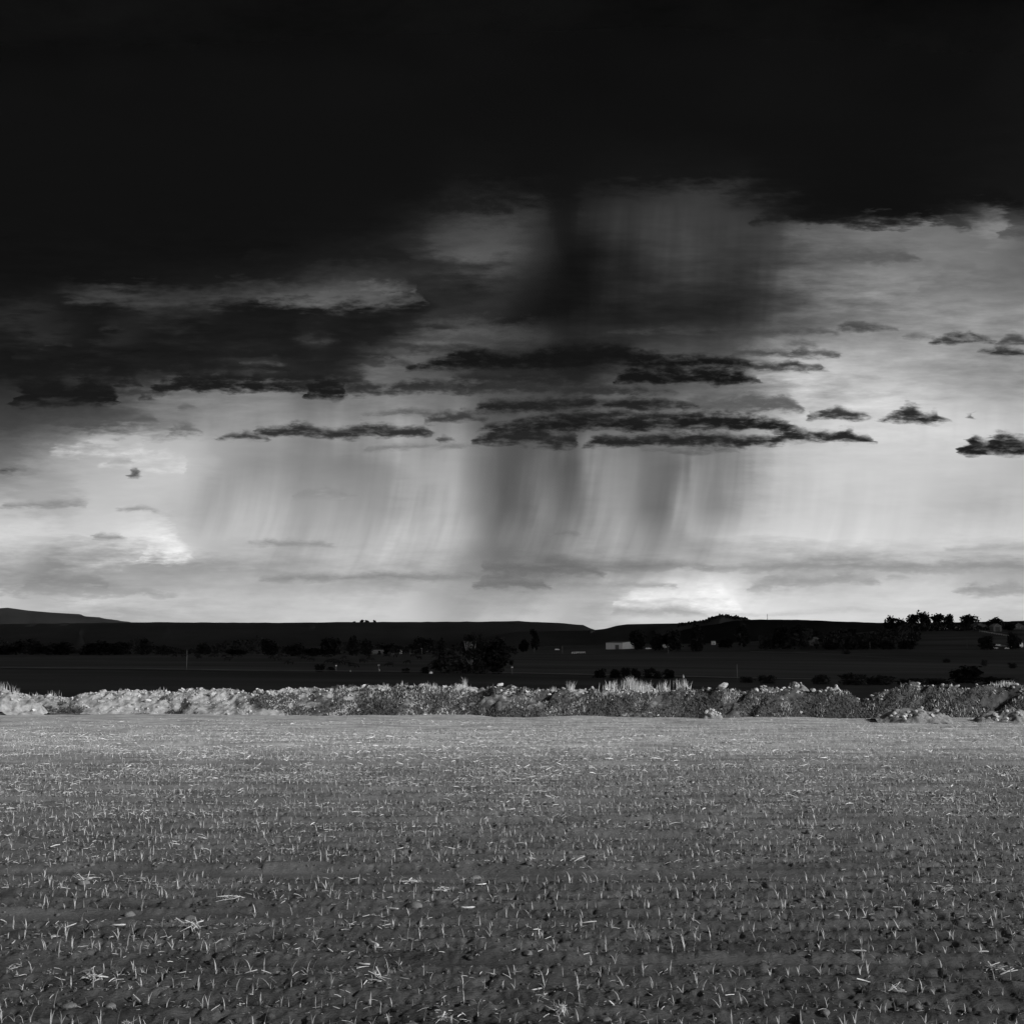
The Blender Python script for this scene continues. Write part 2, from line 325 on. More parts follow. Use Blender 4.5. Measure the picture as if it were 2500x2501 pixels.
# ------------------------------------------------------------------ materials (grey: the photograph has no colour)
MATS = {}
def mat(name, lo, hi=None, scale=5.0, detail=5.0, rough=0.9, bump=0.0, bscale=40.0, stretch=None, spec=0.2, extra=None, rnd=0.0):
    if name in MATS: return MATS[name]
    m = bpy.data.materials.new(name); m.use_nodes = True
    nt = m.node_tree; b = nt.nodes['Principled BSDF']
    b.inputs['Roughness'].default_value = rough
    b.inputs['Specular IOR Level'].default_value = spec
    tc = nt.nodes.new('ShaderNodeTexCoord'); vec = tc.outputs['Object']
    if stretch:
        mp = nt.nodes.new('ShaderNodeMapping'); mp.inputs['Scale'].default_value = stretch
        nt.links.new(vec, mp.inputs[0]); vec = mp.outputs[0]
    hi = lo if hi is None else hi
    fac = NOISE(vec, scale, detail, .6, nt)
    val = MR(fac, .3, .7, lo, hi, 'LINEAR', nt)
    if extra: val = extra(nt, tc, vec, val)
    if rnd:
        oi = nt.nodes.new('ShaderNodeObjectInfo')
        val = M('MULTIPLY', val, MR(oi.outputs['Random'], 0, 1, 1 - rnd, 1 + rnd, 'LINEAR', nt), nt=nt)
    nt.links.new(val, b.inputs['Base Color'])
    if bump:
        bn = nt.nodes.new('ShaderNodeBump'); bn.inputs['Strength'].default_value = bump
        bn.inputs['Distance'].default_value = 0.02
        nt.links.new(NOISE(vec, bscale, 4.0, .65, nt), bn.inputs['Height'])
        nt.links.new(bn.outputs[0], b.inputs['Normal'])
    MATS[name] = m
    return m
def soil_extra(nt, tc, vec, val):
    # near shade painted into soil colour, fading with distance; dry pale headland by heap
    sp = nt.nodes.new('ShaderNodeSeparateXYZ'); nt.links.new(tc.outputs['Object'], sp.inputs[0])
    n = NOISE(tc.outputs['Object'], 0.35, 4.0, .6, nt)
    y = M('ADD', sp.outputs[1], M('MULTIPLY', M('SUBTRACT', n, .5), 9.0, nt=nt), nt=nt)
    dry = MR(y, 9.0, 32.0, 0.0, 1.0, 'LINEAR', nt)  # ramp of the painted shade, darkest towards the camera
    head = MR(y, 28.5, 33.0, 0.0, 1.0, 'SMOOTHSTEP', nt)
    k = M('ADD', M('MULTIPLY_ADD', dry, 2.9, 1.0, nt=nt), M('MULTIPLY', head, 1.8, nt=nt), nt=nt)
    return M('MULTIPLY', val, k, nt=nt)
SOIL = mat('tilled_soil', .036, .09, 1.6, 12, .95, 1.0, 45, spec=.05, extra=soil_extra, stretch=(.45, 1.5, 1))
CLOD = mat('field_clod', .10, .20, 3, 5, .95, .4, 60, spec=.05)
BERM = mat('heaped_dry_soil', .13, .36, 4.5, 8, .95, 1.0, 22, spec=.05)
BCLOD = mat('pale_clod', .26, .50, 2.5, 5, .95, .4, 40, spec=.05, rnd=.3)
BDARK = mat('overgrown_soil', .07, .22, 2.0, 8, .95, .5, 30, spec=.05)
CORN = mat('seedling_leaf', .32, .55, 30, 2, .55, spec=.25)
STRAW = mat('crop_residue', .40, .85, 9, 3, .7, spec=.2)
STONE = mat('field_stone', .13, .24, 6, 6, .8, .3, 50, spec=.2)
DRYG = mat('dry_grass', .30, .55, 6, 3, .8, spec=.1)
WEED = mat('dark_weed', .05, .10, 6, 3, .8, spec=.1)
PAST = mat('pasture_ground', .05, .14, .02, 8, .95, .3, 3, spec=.02, stretch=(.3, 1, 1))
LANE = mat('dirt_lane', .2, .3, .2, 4, .95, spec=.02)
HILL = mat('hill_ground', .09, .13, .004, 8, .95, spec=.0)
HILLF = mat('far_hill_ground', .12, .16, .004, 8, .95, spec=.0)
LEAF = mat('tree_leaves', .008, .022, .5, 3, .8, spec=.05, rnd=.3)
LEAFL = mat('lighter_leaves', .02, .04, .5, 3, .8, spec=.05)
BARK = mat('bark', .06, .12, 2, 4, .9)
PALEBARK = mat('pale_bark', .16, .3, 1, 4, .9)
HIDE = mat('black_hide', .010, .018, 2, 2, .8, spec=.1)
WHITEW = mat('white_siding', .5, .62, 1, 3, .7)
GREYW = mat('grey_siding', .08, .12, 1, 3, .8)
METAL = mat('pale_metal_siding', .45, .6, .5, 3, .6, stretch=(8, 8, .3))
ROOFD = mat('dark_roof', .03, .05, 2, 4, .9)
ROOFL = mat('pale_roof', .18, .28, 2, 4, .8)
GLASS = mat('window_glass', .02, .02, 1, 1, .1, spec=.5)
WOODP = mat('weathered_pole', .09, .14, 3, 4, .9, stretch=(4, 4, .4))
WPAINT = mat('white_paint', .75, .8, 1, 2, .5)
CARP = mat('car_paint_white', .65, .75, 1, 2, .3, spec=.5)
CARD = mat('car_paint_grey', .2, .24, 1, 2, .3, spec=.5)
RUBBER = mat('rubber', .02, .02, 1, 1, .8)

# ------------------------------------------------------------------ mesh helpers
def mesh(name, V, Fc, m, smooth=False):
    me = bpy.data.meshes.new(name)
    V = np.asarray(V, np.float32)
    if isinstance(Fc, np.ndarray) and Fc.ndim == 2:
        nf, k = Fc.shape
        me.vertices.add(len(V)); me.vertices.foreach_set('co', V.ravel())
        me.loops.add(nf * k); me.loops.foreach_set('vertex_index', Fc.astype(np.int32).ravel())
        me.polygons.add(nf)
        me.polygons.foreach_set('loop_start', np.arange(0, nf * k, k, dtype=np.int32))
        me.update(calc_edges=True)
    else:
        me.from_pydata([tuple(map(float, v)) for v in V], [], Fc); me.update()
    if smooth: me.polygons.foreach_set('use_smooth', [True] * len(me.polygons))
    if m: me.materials.append(m)
    return me
def obj(name, me, parent=None, loc=None, rz=None, scale=None):
    o = bpy.data.objects.new(name, me); COL.objects.link(o)
    if parent: o.parent = parent
    if loc is not None: o.location = loc
    if rz is not None: o.rotation_euler = (0, 0, rz)
    if scale is not None: o.scale = (scale,) * 3 if np.isscalar(scale) else scale
    return o
def tag(o, label=None, cat=None, group=None, kind=None):
    if label: o['label'] = label
    if cat: o['category'] = cat
    if group: o['group'] = group
    if kind: o['kind'] = kind
    return o
def empty(name, loc, rz=0.0):
    o = obj(name, None, loc=loc, rz=rz); o.empty_display_size = .2
    return o
def copy_tree(o, parent=None):
    c = o.copy(); COL.objects.link(c); c.parent = parent
    for ch in o.children: copy_tree(ch, c)
    return c
class MB:
    def __init__(s): s.v = []; s.f = []
    def add(s, v, f):
        n = len(s.v); s.v += [tuple(p) for p in v]; s.f += [tuple(i + n for i in q) for q in f]; return s
    def box(s, c, d, rz=0.0):
        x, y, z = (q / 2 for q in d); ca, sa = math.cos(rz), math.sin(rz)
        P = [(a * x, b * y, e * z) for e in (-1, 1) for b in (-1, 1) for a in (-1, 1)]
        P = [(c[0] + p[0] * ca - p[1] * sa, c[1] + p[0] * sa + p[1] * ca, c[2] + p[2]) for p in P]
        return s.add(P, [(0, 2, 3, 1), (4, 5, 7, 6), (0, 1, 5, 4), (2, 6, 7, 3), (0, 4, 6, 2), (1, 3, 7, 5)])
    def tube(s, pts, rad, n=6, cap=True):
        pts = [Vector(p) for p in pts]; rings = []
        for i, p in enumerate(pts):
            d = (pts[min(i + 1, len(pts) - 1)] - pts[max(i - 1, 0)]).normalized()
            a = d.cross(Vector((0, 0, 1)) if abs(d.z) < .9 else Vector((1, 0, 0))).normalized(); b = d.cross(a)
            r = rad[i] if not np.isscalar(rad) else rad
            rings.append([p + (a * math.cos(2 * math.pi * k / n) + b * math.sin(2 * math.pi * k / n)) * r for k in range(n)])
        f = [(i * n + k, i * n + (k + 1) % n, (i + 1) * n + (k + 1) % n, (i + 1) * n + k) for i in range(len(pts) - 1) for k in range(n)]
        if cap: f += [tuple(range(n - 1, -1, -1)), tuple(range((len(pts) - 1) * n, len(pts) * n))]
        return s.add([q for r in rings for q in r], f)
    def build(s, name, m, parent=None, smooth=False, **k):
        return obj(name, mesh(name, s.v, s.f, m, smooth), parent, **k)
def scatter(base_list, pick, pos, rot, scl, tilt=None):
    """many small copies of base meshes (verts, tris) joined into one vertex and one face array"""
    VV, FF, off = [], [], 0
    for i, (bv, bf) in enumerate(base_list):
        idx = np.where(pick == i)[0]
        if not len(idx): continue
        P = np.asarray(bv, float)[None] * scl[idx][:, None, None] if scl.ndim == 1 else np.asarray(bv, float)[None] * scl[idx][:, None, :]
        if tilt is not None:
            c, s = np.cos(tilt[idx])[:, None], np.sin(tilt[idx])[:, None]
            x, z = P[..., 0] * c - P[..., 2] * s, P[..., 0] * s + P[..., 2] * c
            P = np.stack([x, P[..., 1], z], -1)
        c, s = np.cos(rot[idx])[:, None], np.sin(rot[idx])[:, None]
        P = np.stack([P[..., 0] * c - P[..., 1] * s, P[..., 0] * s + P[..., 1] * c, P[..., 2]], -1) + pos[idx][:, None, :]
        n = len(bv); FA = np.asarray(bf)[None] + (np.arange(len(idx)) * n)[:, None, None] + off
        VV.append(P.reshape(-1, 3)); FF.append(FA.reshape(-1, 3)); off += n * len(idx)
    return np.concatenate(VV), np.concatenate(FF)
def tris(f):
    out = []
    for q in f:
        for k in range(1, len(q) - 1): out.append((q[0], q[k], q[k + 1]))
    return out
def lump(seed, rough=.3, flat=.7, sub=1):
    bm = bmesh.new(); bmesh.ops.create_icosphere(bm, subdivisions=sub, radius=1.0)
    r = random.Random(seed)
    ax = [Vector((r.uniform(-1, 1), r.uniform(-1, 1), r.uniform(-1, 1))).normalized() for _ in range(5)]
    cut = [r.uniform(.55, .95) for _ in range(5)]
    for v in bm.verts:
        p = v.co * r.uniform(1 - rough, 1 + rough * .5)
        for a, c in zip(ax, cut):
            d = p.dot(a)
            if d > c: p -= a * (d - c)
        p.z *= flat; v.co = p
    vs = [tuple(v.co) for v in bm.verts]; fs = [tuple(q.index for q in f.verts) for f in bm.faces]
    bm.free(); return vs, fs

# ------------------------------------------------------------------ the land
PXC = np.array([0, 600, 1250, 1800, 2150, 2500], float)
PYT = {160: (1690,1692,1700,1705,1705,1705), 220: (1660,1664,1672,1680,1684,1686), 300: (1637,1642,1650,1660,1662,1664),
       400: (1622,1624,1632,1638,1642,1646), 500: (1612,1614,1618,1624,1628,1634), 650: (1605,1606,1607,1610,1612,1616),
       800: (1600,1600,1600,1597,1596,1600), 900: (1598,1597,1596,1588,1583,1584), 1000: (1596,1595,1593,1580,1566,1562),
       1150: (1594,1592,1590,1574,1546,1537), 1300: (1592,1590,1587,1572,1539,1532), 2000: (1588,1585,1582,1568,1546,1540),
       4000: (1580,1578,1575,1566,1552,1548), 9000: (1562,1562,1562,1560,1555,1552)}
ROWS = [(-400, [-.3] * 6), (0, [-.12] * 6), (38.5, [-.12] * 6), (45, [-.35] * 6), (60, [-1.2] * 6), (100, [-3.6] * 6)]
ROWS += [(Y, [zat(p, Y) for p in r]) for Y, r in PYT.items()]
RY = np.array([r[0] for r in ROWS], float); RZ = np.array([r[1] for r in ROWS], float)
def ground_z(X, Y):
    X = np.atleast_1d(np.asarray(X, float)); Y = np.atleast_1d(np.asarray(Y, float))
    px = 1250 + F * X / np.maximum(Y, 20.0)
    z = np.empty(len(X))
    k = np.clip(np.searchsorted(RY, Y) - 1, 0, len(RY) - 2)
    w = np.clip((Y - RY[k]) / (RY[k + 1] - RY[k]), 0, 1)
    j = np.clip(np.searchsorted(PXC, px) - 1, 0, len(PXC) - 2)
    u = np.clip((px - PXC[j]) / (PXC[j + 1] - PXC[j]), 0, 1)
    za = RZ[k, j] * (1 - u) + RZ[k, j + 1] * u; zb = RZ[k + 1, j] * (1 - u) + RZ[k + 1, j + 1] * u
    return za * (1 - w) + zb * w
def gz(X, Y): return float(ground_z([X], [Y])[0])
def on_ground(px, py):
    """the point of the valley floor seen at a pixel"""
    Y = OGY; X = (px - 1250.0) / F * (Y * C0 + (-8.0 - CAM_H) * S0); z = ground_z(X, Y)
    dz = z - CAM_H; r = 1250.5 - F * (-Y * S0 + dz * C0) / (Y * C0 + dz * S0)
    k = np.argmax(r <= py) if (r <= py).any() else len(Y) - 1
    return Vector((X[k], Y[k], z[k]))
OGY = np.concatenate([np.arange(140, 1300, 3.0), np.arange(1300, 6000, 50.0)])

def build_ground():
    ys = np.concatenate([[-400, -150, -60, 0, 20, 37, 38.5], np.linspace(41, 160, 20), np.linspace(170, 1300, 110), np.geomspace(1350, 12000, 30)])
    s = np.linspace(-2.2, 2.2, 121)
    Yg = np.repeat(ys[:, None], len(s), 1); Xg = s[None] * np.maximum(np.abs(Yg), 60)
    Z = ground_z(Xg.ravel(), Yg.ravel()).reshape(Xg.shape)
    Z = Z + np.where(Yg > 120, fbm(Xg / 60, Yg / 90, 3, 3) * np.clip(Yg / 900, 0, 1) * 0.9, 0)
    n = len(s); r, c = np.meshgrid(np.arange(len(ys) - 1), np.arange(n - 1), indexing='ij'); a = (r * n + c).ravel()
    Fq = np.stack([a, a + 1, a + n + 1, a + n], 1)
    tag(obj('valley_ground', mesh('valley_ground', np.stack([Xg, Yg, Z], -1).reshape(-1, 3), Fq, PAST, True)), kind='structure')
build_ground()

def ridge(name, pts, Y, front, back, m, toe=-60.0, seed=1, rough=1.0):
    pts = np.array(pts, float); px = np.linspace(pts[0, 0], pts[-1, 0], 160)
    py = np.interp(px, pts[:, 0], pts[:, 1])
    zc = np.array([zat(p, Y) for p in py]); X = np.array([xat(p, Y, z) for p, z in zip(px, zc)])
    V = []; prof = [(-1, 0.0), (-.8, .10), (-.62, .27), (-.45, .48), (-.3, .68), (-.17, .86), (-.07, .965), (0, 1.0), (.2, .97), (.6, .6), (1, 0)]
    for t, hgt in prof:
        yy = Y + (t * front if t < 0 else t * back)
        g = fbm(px / 60 + t * 2, np.full_like(px, t * 3), seed, 4) * (1 - abs(t)) * (0 if t == 0 else 1) * rough
        z = toe + (zc - toe) * np.clip(hgt + g * .10, 0, 1.0)
        V.append(np.stack([X * (yy / Y) if t < 0 else X, np.full_like(X, yy) + g * front * .15, z], 1))
    n = len(px); r, c = np.meshgrid(np.arange(len(prof) - 1), np.arange(n - 1), indexing='ij'); a = (r * n + c).ravel()
    Fq = np.stack([a, a + 1, a + n + 1, a + n], 1)
    return tag(obj(name, mesh(name, np.concatenate(V), Fq, m, True)), kind='structure')
def jag(pts, amp, seed, step=7):
    p = np.array(pts, float); x = np.arange(p[0, 0], p[-1, 0], step)
    return list(zip(x, np.interp(x, p[:, 0], p[:, 1]) + fbm(x / 18, x * 0, seed, 3) * amp))
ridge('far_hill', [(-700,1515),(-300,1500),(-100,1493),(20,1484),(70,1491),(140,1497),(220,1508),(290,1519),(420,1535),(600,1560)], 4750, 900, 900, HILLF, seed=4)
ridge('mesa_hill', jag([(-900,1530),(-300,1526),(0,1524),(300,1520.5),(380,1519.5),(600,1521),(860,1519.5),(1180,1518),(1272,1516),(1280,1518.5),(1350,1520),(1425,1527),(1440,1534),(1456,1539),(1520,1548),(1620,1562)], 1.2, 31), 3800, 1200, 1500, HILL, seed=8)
ridge('valley_ridge', [(1130,1572),(1200,1553),(1260,1543),(1400,1541),(1455,1538.5),(1480,1535),(1505,1528),(1530,1524.5),(1600,1523),(1680,1522),(1800,1526),(1900,1535),(2000,1550)], 2900, 700, 900, HILL, seed=12)
ridge('wooded_hill', jag([(1600,1540),(1655,1524),(1700,1517),(1722,1515),(1742,1506),(1758,1501),(1772,1503),(1800,1505),(1822,1511),(1850,1518),(1950,1530)], 2.0, 5, 5), 2600, 500, 700, HILL, seed=17)
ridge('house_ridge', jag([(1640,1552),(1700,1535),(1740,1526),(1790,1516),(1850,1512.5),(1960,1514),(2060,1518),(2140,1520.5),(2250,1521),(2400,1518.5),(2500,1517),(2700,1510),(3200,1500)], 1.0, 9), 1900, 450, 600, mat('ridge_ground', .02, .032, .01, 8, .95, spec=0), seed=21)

def strip(name, pts, w, m, lift=.12):
    """a lane laid on the land through pixels"""
    P = np.array(pts, float); px = np.linspace(P[0, 0], P[-1, 0], 90); py = np.interp(px, P[:, 0], P[:, 1])
    Q = [on_ground(a, b) for a, b in zip(px, py)]
    ysm = np.convolve(np.pad([q.y for q in Q], 6, mode='edge'), np.ones(13) / 13, 'valid')
    V = []; f = []
    for i, (a, yy) in enumerate(zip(px, ysm)):
        for sgn in (-1, 1):
            y2 = yy + sgn * w / 2; X = xat(a, yy, -8); V.append((X, y2, gz(X, y2) + lift + .5 * float(fbm(np.array([X / 60]), np.array([y2 / 90]), 3, 3)[0]) * min(1, y2 / 900)))
        if i: f.append((2 * i - 2, 2 * i, 2 * i + 1, 2 * i - 1))
    return tag(obj(name, mesh(name, V, f, m)), kind='structure')
strip('dirt_lane', [(-60,1633),(100,1634),(400,1637),(600,1640),(1230,1646),(1440,1650),(1840,1660),(2000,1663)], 7.0, LANE, .35)
strip('pasture_track', [(1830,1592),(1980,1596),(2130,1605),(2340,1621),(2560,1636)], 9.0, LANE, .4)
strip('hill_road', [(2362,1540),(2420,1545),(2470,1553),(2560,1562)], 6.0, LANE, .5)

# ------------------------------------------------------------------ the storm cloud whose shadow lies over the valley
def build_cloud():
    """front cloud plus an unseen rear slab added to block sun, rift between: sun falls through the rift on the field and the heap, the valley stays in shade"""
    H = 1500.0
    off = H / math.tan(SUN_EL) * math.cos(SUN_AZ)
    VV, FF, o0 = [], [], 0
    for slab, (ya, yb) in enumerate(((74.0 + off, 4700.0), (-4200.0, -5.0 + off))):  # second slab is out of view, added to dim the near field
        xs = np.linspace(-9000, 10000, 70); n = len(xs)
        ys = np.concatenate([[ya, ya + 40, ya + 150], np.linspace(ya + 400, yb - 400, 30), [yb - 150, yb - 40, yb]]); m = len(ys); V = []
        for side in (0, 1):
            for j, y in enumerate(ys):
                near = min(y - ya, yb - y); edge = min(1.0, near / 900.0) if side else min(1.0, near / 150.0)
                jit = fbm(xs / 300, xs * 0, 77 + slab, 2) * 14 if j in (0, m - 1) else fbm(xs / 900, np.full(n, y / 900), 78, 3) * 90 * min(1, near / 400)
                if side: z = H + 10 + min(.5 * near, 500.0) + fbm(xs / 800, np.full(n, y / 800), 80, 3) * 200 * edge
                else: z = H + fbm(xs / 700, np.full(n, y / 700), 79, 4) * 110 * edge
                V.append(np.stack([xs, np.full(n, y) + jit, z], 1))
        r, c = np.meshgrid(np.arange(m - 1), np.arange(n - 1), indexing='ij'); a = (r * n + c).ravel()
        A = np.stack([a, a + n, a + n + 1, a + 1], 1); o = m * n
        B = np.stack([a, a + 1, a + n + 1, a + n], 1) + o
        side = []
        for j in range(m - 1):
            for cc in (0, n - 1): p = j * n + cc; side.append((p, p + n, p + n + o, p + o))
        for i in range(n - 1):
            side.append((i, i + 1, i + 1 + o, i + o)); p = (m - 1) * n + i; side.append((p, p + 1, p + 1 + o, p + o))
        VV += V; FF.append(np.concatenate([A, B, np.array(side)]) + o0); o0 += 2 * o
    mt = bpy.data.materials.new('storm_cloud'); mt.use_nodes = True; nt = mt.node_tree; nt.nodes.clear()
    tc = nt.nodes.new('ShaderNodeTexCoord'); sp = nt.nodes.new('ShaderNodeSeparateXYZ'); nt.links.new(tc.outputs['Object'], sp.inputs[0])
    nz = NOISE(tc.outputs['Object'], .0022, 5, .6, nt)
    fac = MR(M('ADD', sp.outputs[1], M('MULTIPLY', M('SUBTRACT', nz, .5), 1500.0, nt=nt), nt=nt), 3450, 4450, 0.0, 1.0, 'SMOOTHSTEP', nt)
    df = nt.nodes.new('ShaderNodeBsdfDiffuse')
    nt.links.new(MR(nz, .3, .7, .09, .19, 'LINEAR', nt), df.inputs[0])
    tr = nt.nodes.new('ShaderNodeBsdfTransparent'); mx = nt.nodes.new('ShaderNodeMixShader')
    nt.links.new(fac, mx.inputs[0]); nt.links.new(df.outputs[0], mx.inputs[1]); nt.links.new(tr.outputs[0], mx.inputs[2])
    ou = nt.nodes.new('ShaderNodeOutputMaterial'); nt.links.new(mx.outputs[0], ou.inputs[0])
    me = mesh('storm_cloud', np.concatenate(VV), np.concatenate(FF), mt, True)
    tag(obj('storm_cloud', me), 'huge black storm cloud filling the top of the sky', 'cloud')
build_cloud()

# ------------------------------------------------------------------ the field
ROWSP = 0.38
def track(y, x):
    """smooth wheel tracks across the rows: 1 inside a track"""
    t = 0
    for yc, w, a, b in ((13.25, .26, -9, 3.5), (11.35, .22, -6, -.3), (15.6, .18, 0, 9), (18.9, .2, -9, 2), (24.2, .25, -14, 14), (20.3, .16, -20, 20), (9.7, .13, -8, 3), (16.9, .14, -3, 12), (28.0, .2, -20, 20)):
        d = np.abs(y + .012 * x - yc + .05 * np.sin(x * .7 + yc))
        t = np.maximum(t, (1 - sstep(w * .6, w * 1.3, d)) * sstep(a - 1, a + 1, x) * (1 - sstep(b - 1, b + 1, x)))
    return t
def field_z(x, y, dx=0.0):
    yy = y + .012 * x
    fade = np.clip(1.25 - y / 40, .25, 1)
    z = fbm(x / 1.9, y / 1.3, 40, 3) * .05
    r = .011 * np.sin(yy * 2 * math.pi / ROWSP)
    c = fbm(x * 7.5, y * 7.0, 50, 3, .55)
    fine = fbm(x * 24, y * 20, 60, 2)
    pit = -np.clip(fbm(x * 11, y * 9, 70, 2) - .33, 0, 1) * .13
    tr = track(y, x)
    rough = (r * 1.3 + c * .024 + fine * .013 + pit) * fade
    return z + rough * (1 - .88 * tr) - .045 * tr
def build_field():
    pys = np.concatenate([np.linspace(2760, 2000, 330), np.linspace(1998, 1742, 130)])
    ys = np.array([CAM_H * F / (p - HORIZON) for p in pys])
    s = np.linspace(-1, 1, 880)
    Y = np.repeat(ys[:, None], len(s), 1); X = s[None] * (Y * .44 + 2.2)
    Y = Y + 0
    Z = field_z(X, Y)
    n = len(s); r, c = np.meshgrid(np.arange(len(ys) - 1), np.arange(n - 1), indexing='ij'); a = (r * n + c).ravel()
    Fq = np.stack([a, a + 1, a + n + 1, a + n], 1)
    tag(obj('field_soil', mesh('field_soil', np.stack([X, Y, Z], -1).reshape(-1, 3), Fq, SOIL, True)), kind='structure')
build_field()

def blade(L, w, lean, az, segs=4, droop=1.0, base=0.0, fold=.25):
    """an arching leaf with a folded midrib"""
    v = []; f = []; ca, sa = math.cos(az), math.sin(az); r = 0; z = base; a = lean
    for i in range(segs + 1):
        k = i / segs; ww = w * (1 - k) ** .7 * (.55 + .45 * min(1, k * 4))
        px, py = ca * r, sa * r
        nx, ny = -sa * ww / 2, ca * ww / 2
        v += [(px + nx, py + ny, z + fold * ww), (px, py, z), (px - nx, py - ny, z + fold * ww)]
        if i:
            b = 3 * (i - 1); f += [(b, b + 1, b + 4), (b, b + 4, b + 3), (b + 1, b + 2, b + 5), (b + 1, b + 5, b + 4)]
        st = L / segs; r += st * math.sin(a); z += st * math.cos(a); a += droop * (.25 + .5 * k)
    return v, f
def make_seedling(seed):
    r = random.Random(seed); v, f = [], []
    nb = r.choice((1, 2, 2, 2, 3, 3)); a0 = r.uniform(0, math.pi)
    for i in range(nb):
        L = r.uniform(.055, .115) * (1.1 if i == nb - 1 else 1); lean = r.uniform(.15, .75) if i < nb - 1 else r.uniform(0, .3)
        bv, bf = blade(L, r.uniform(.007, .013), lean, a0 + math.pi * i + r.uniform(-.5, .5), 4, r.uniform(.2, 1.1), base=.012 * i)
        n = len(v); v += bv; f += [tuple(q + n for q in t) for t in bf]
    # short sheath
    n = len(v); h = r.uniform(.02, .035)
    v += [(.003, 0, -.01), (-.0015, .0026, -.01), (-.0015, -.0026, -.01), (.003, 0, h), (-.0015, .0026, h), (-.0015, -.0026, h)]
    f += [(n, n + 1, n + 4), (n, n + 4, n + 3), (n + 1, n + 2, n + 5), (n + 1, n + 5, n + 4), (n + 2, n, n + 3), (n + 2, n + 3, n + 5)]
    return v, f
def build_crop():
    base = [make_seedling(100 + i) for i in range(40)]
    P = []
    y = 6.6
    while y < 33.5:
        half = y * .44 + 1.5; x = -half
        while x < half:
            x += RNG.uniform(.05, .135)
            P.append((x + RNG.normal(0, .015), y - .012 * x + RNG.normal(0, .026)))
        y += ROWSP
    P = np.array(P)
    keep = (RNG.random(len(P)) > .06 + .4 * np.clip(fbm(P[:, 0] / 2.2, P[:, 1] / 1.6, 95, 3), -.3, .6)) & (track(P[:, 1], P[:, 0]) < .35) & (RNG.random(len(P)) > sstep(29, 33.5, P[:, 1]) * .8)
    P = P[keep]
    # stray volunteers between the rows
    q = np.sqrt(RNG.uniform(6.8 ** 2, 33 ** 2, 2600)); Q = np.stack([RNG.uniform(-1, 1, 2600) * (q * .44 + 1), q], 1)
    P = np.concatenate([P, Q])
    pos = np.concatenate([P, (field_z(P[:, 0], P[:, 1]) - .002)[:, None]], 1)
    px = 1250 + F * pos[:, 0] / (pos[:, 1] * C0); py = 1545 + CAM_H * F / pos[:, 1]
    pick = RNG.integers(0, len(base), len(P)); rot = RNG.uniform(0, 6.28, len(P)); scl = RNG.uniform(.45, 1.15, len(P)) * (1 - np.clip((pos[:, 1] - 16) / 60, 0, .25))
    vis = (px > 20) & (px < 2480) & (py < 2485)
    order = np.argsort(np.where(vis, pos[:, 1], 1e9) - scl * 1.2)[:300]
    single = np.zeros(len(P), bool); single[order] = True
    ms = [mesh('corn_seedling', v, f, CORN) for v, f in base]
    for i in order:
        o = obj('corn_seedling', ms[pick[i]], loc=pos[i], rz=rot[i], scale=float(scl[i]))
        tag(o, 'small grassy crop seedling in the front rows of the field', 'seedling', 'crop seedlings nearest the camera')
    r = ~single
    V, Fc = scatter(base, pick[r], pos[r], rot[r], scl[r])
    tag(obj('crop_seedlings', mesh('crop_seedlings', V, Fc, CORN)), 'countless pale crop seedlings covering the ploughed field', 'seedlings', kind='stuff')
build_crop()

def make_straw(seed):
    """a bent splinter of stalk or leaf lying on the soil"""
    r = random.Random(seed); n = 3; L = 1.0; w = r.uniform(.035, .11); v, f = [], []
    bend = r.uniform(-.5, .5); up = r.uniform(0, .28)
    for i in range(n):
        k = i / (n - 1) - .5; ww = w * (1 - .55 * abs(k) * 2 * r.random())
        y0 = bend * (k * k - .08); z = up * (.25 - k * k) + .02
        v += [(k * L, y0 - ww / 2, z), (k * L, y0 + ww / 2, z), (k * L, y0, z + ww * .7)]
        if i:
            b = 3 * (i - 1)
            for a_, b_ in ((0, 1), (1, 2), (2, 0)): f += [(b + a_, b + b_, b + b_ + 3), (b + a_, b + b_ + 3, b + a_ + 3)]
    return v, f
STRAWS = [make_straw(300 + i) for i in range(14)]
def rand_field(n, y0=6.6, y1=36.5, power=1.0):
    y = np.sqrt(RNG.uniform(y0 ** 2, y1 ** 2, n)); x = RNG.uniform(-1, 1, n) * (y * .44 + 1.2)
    return x, y
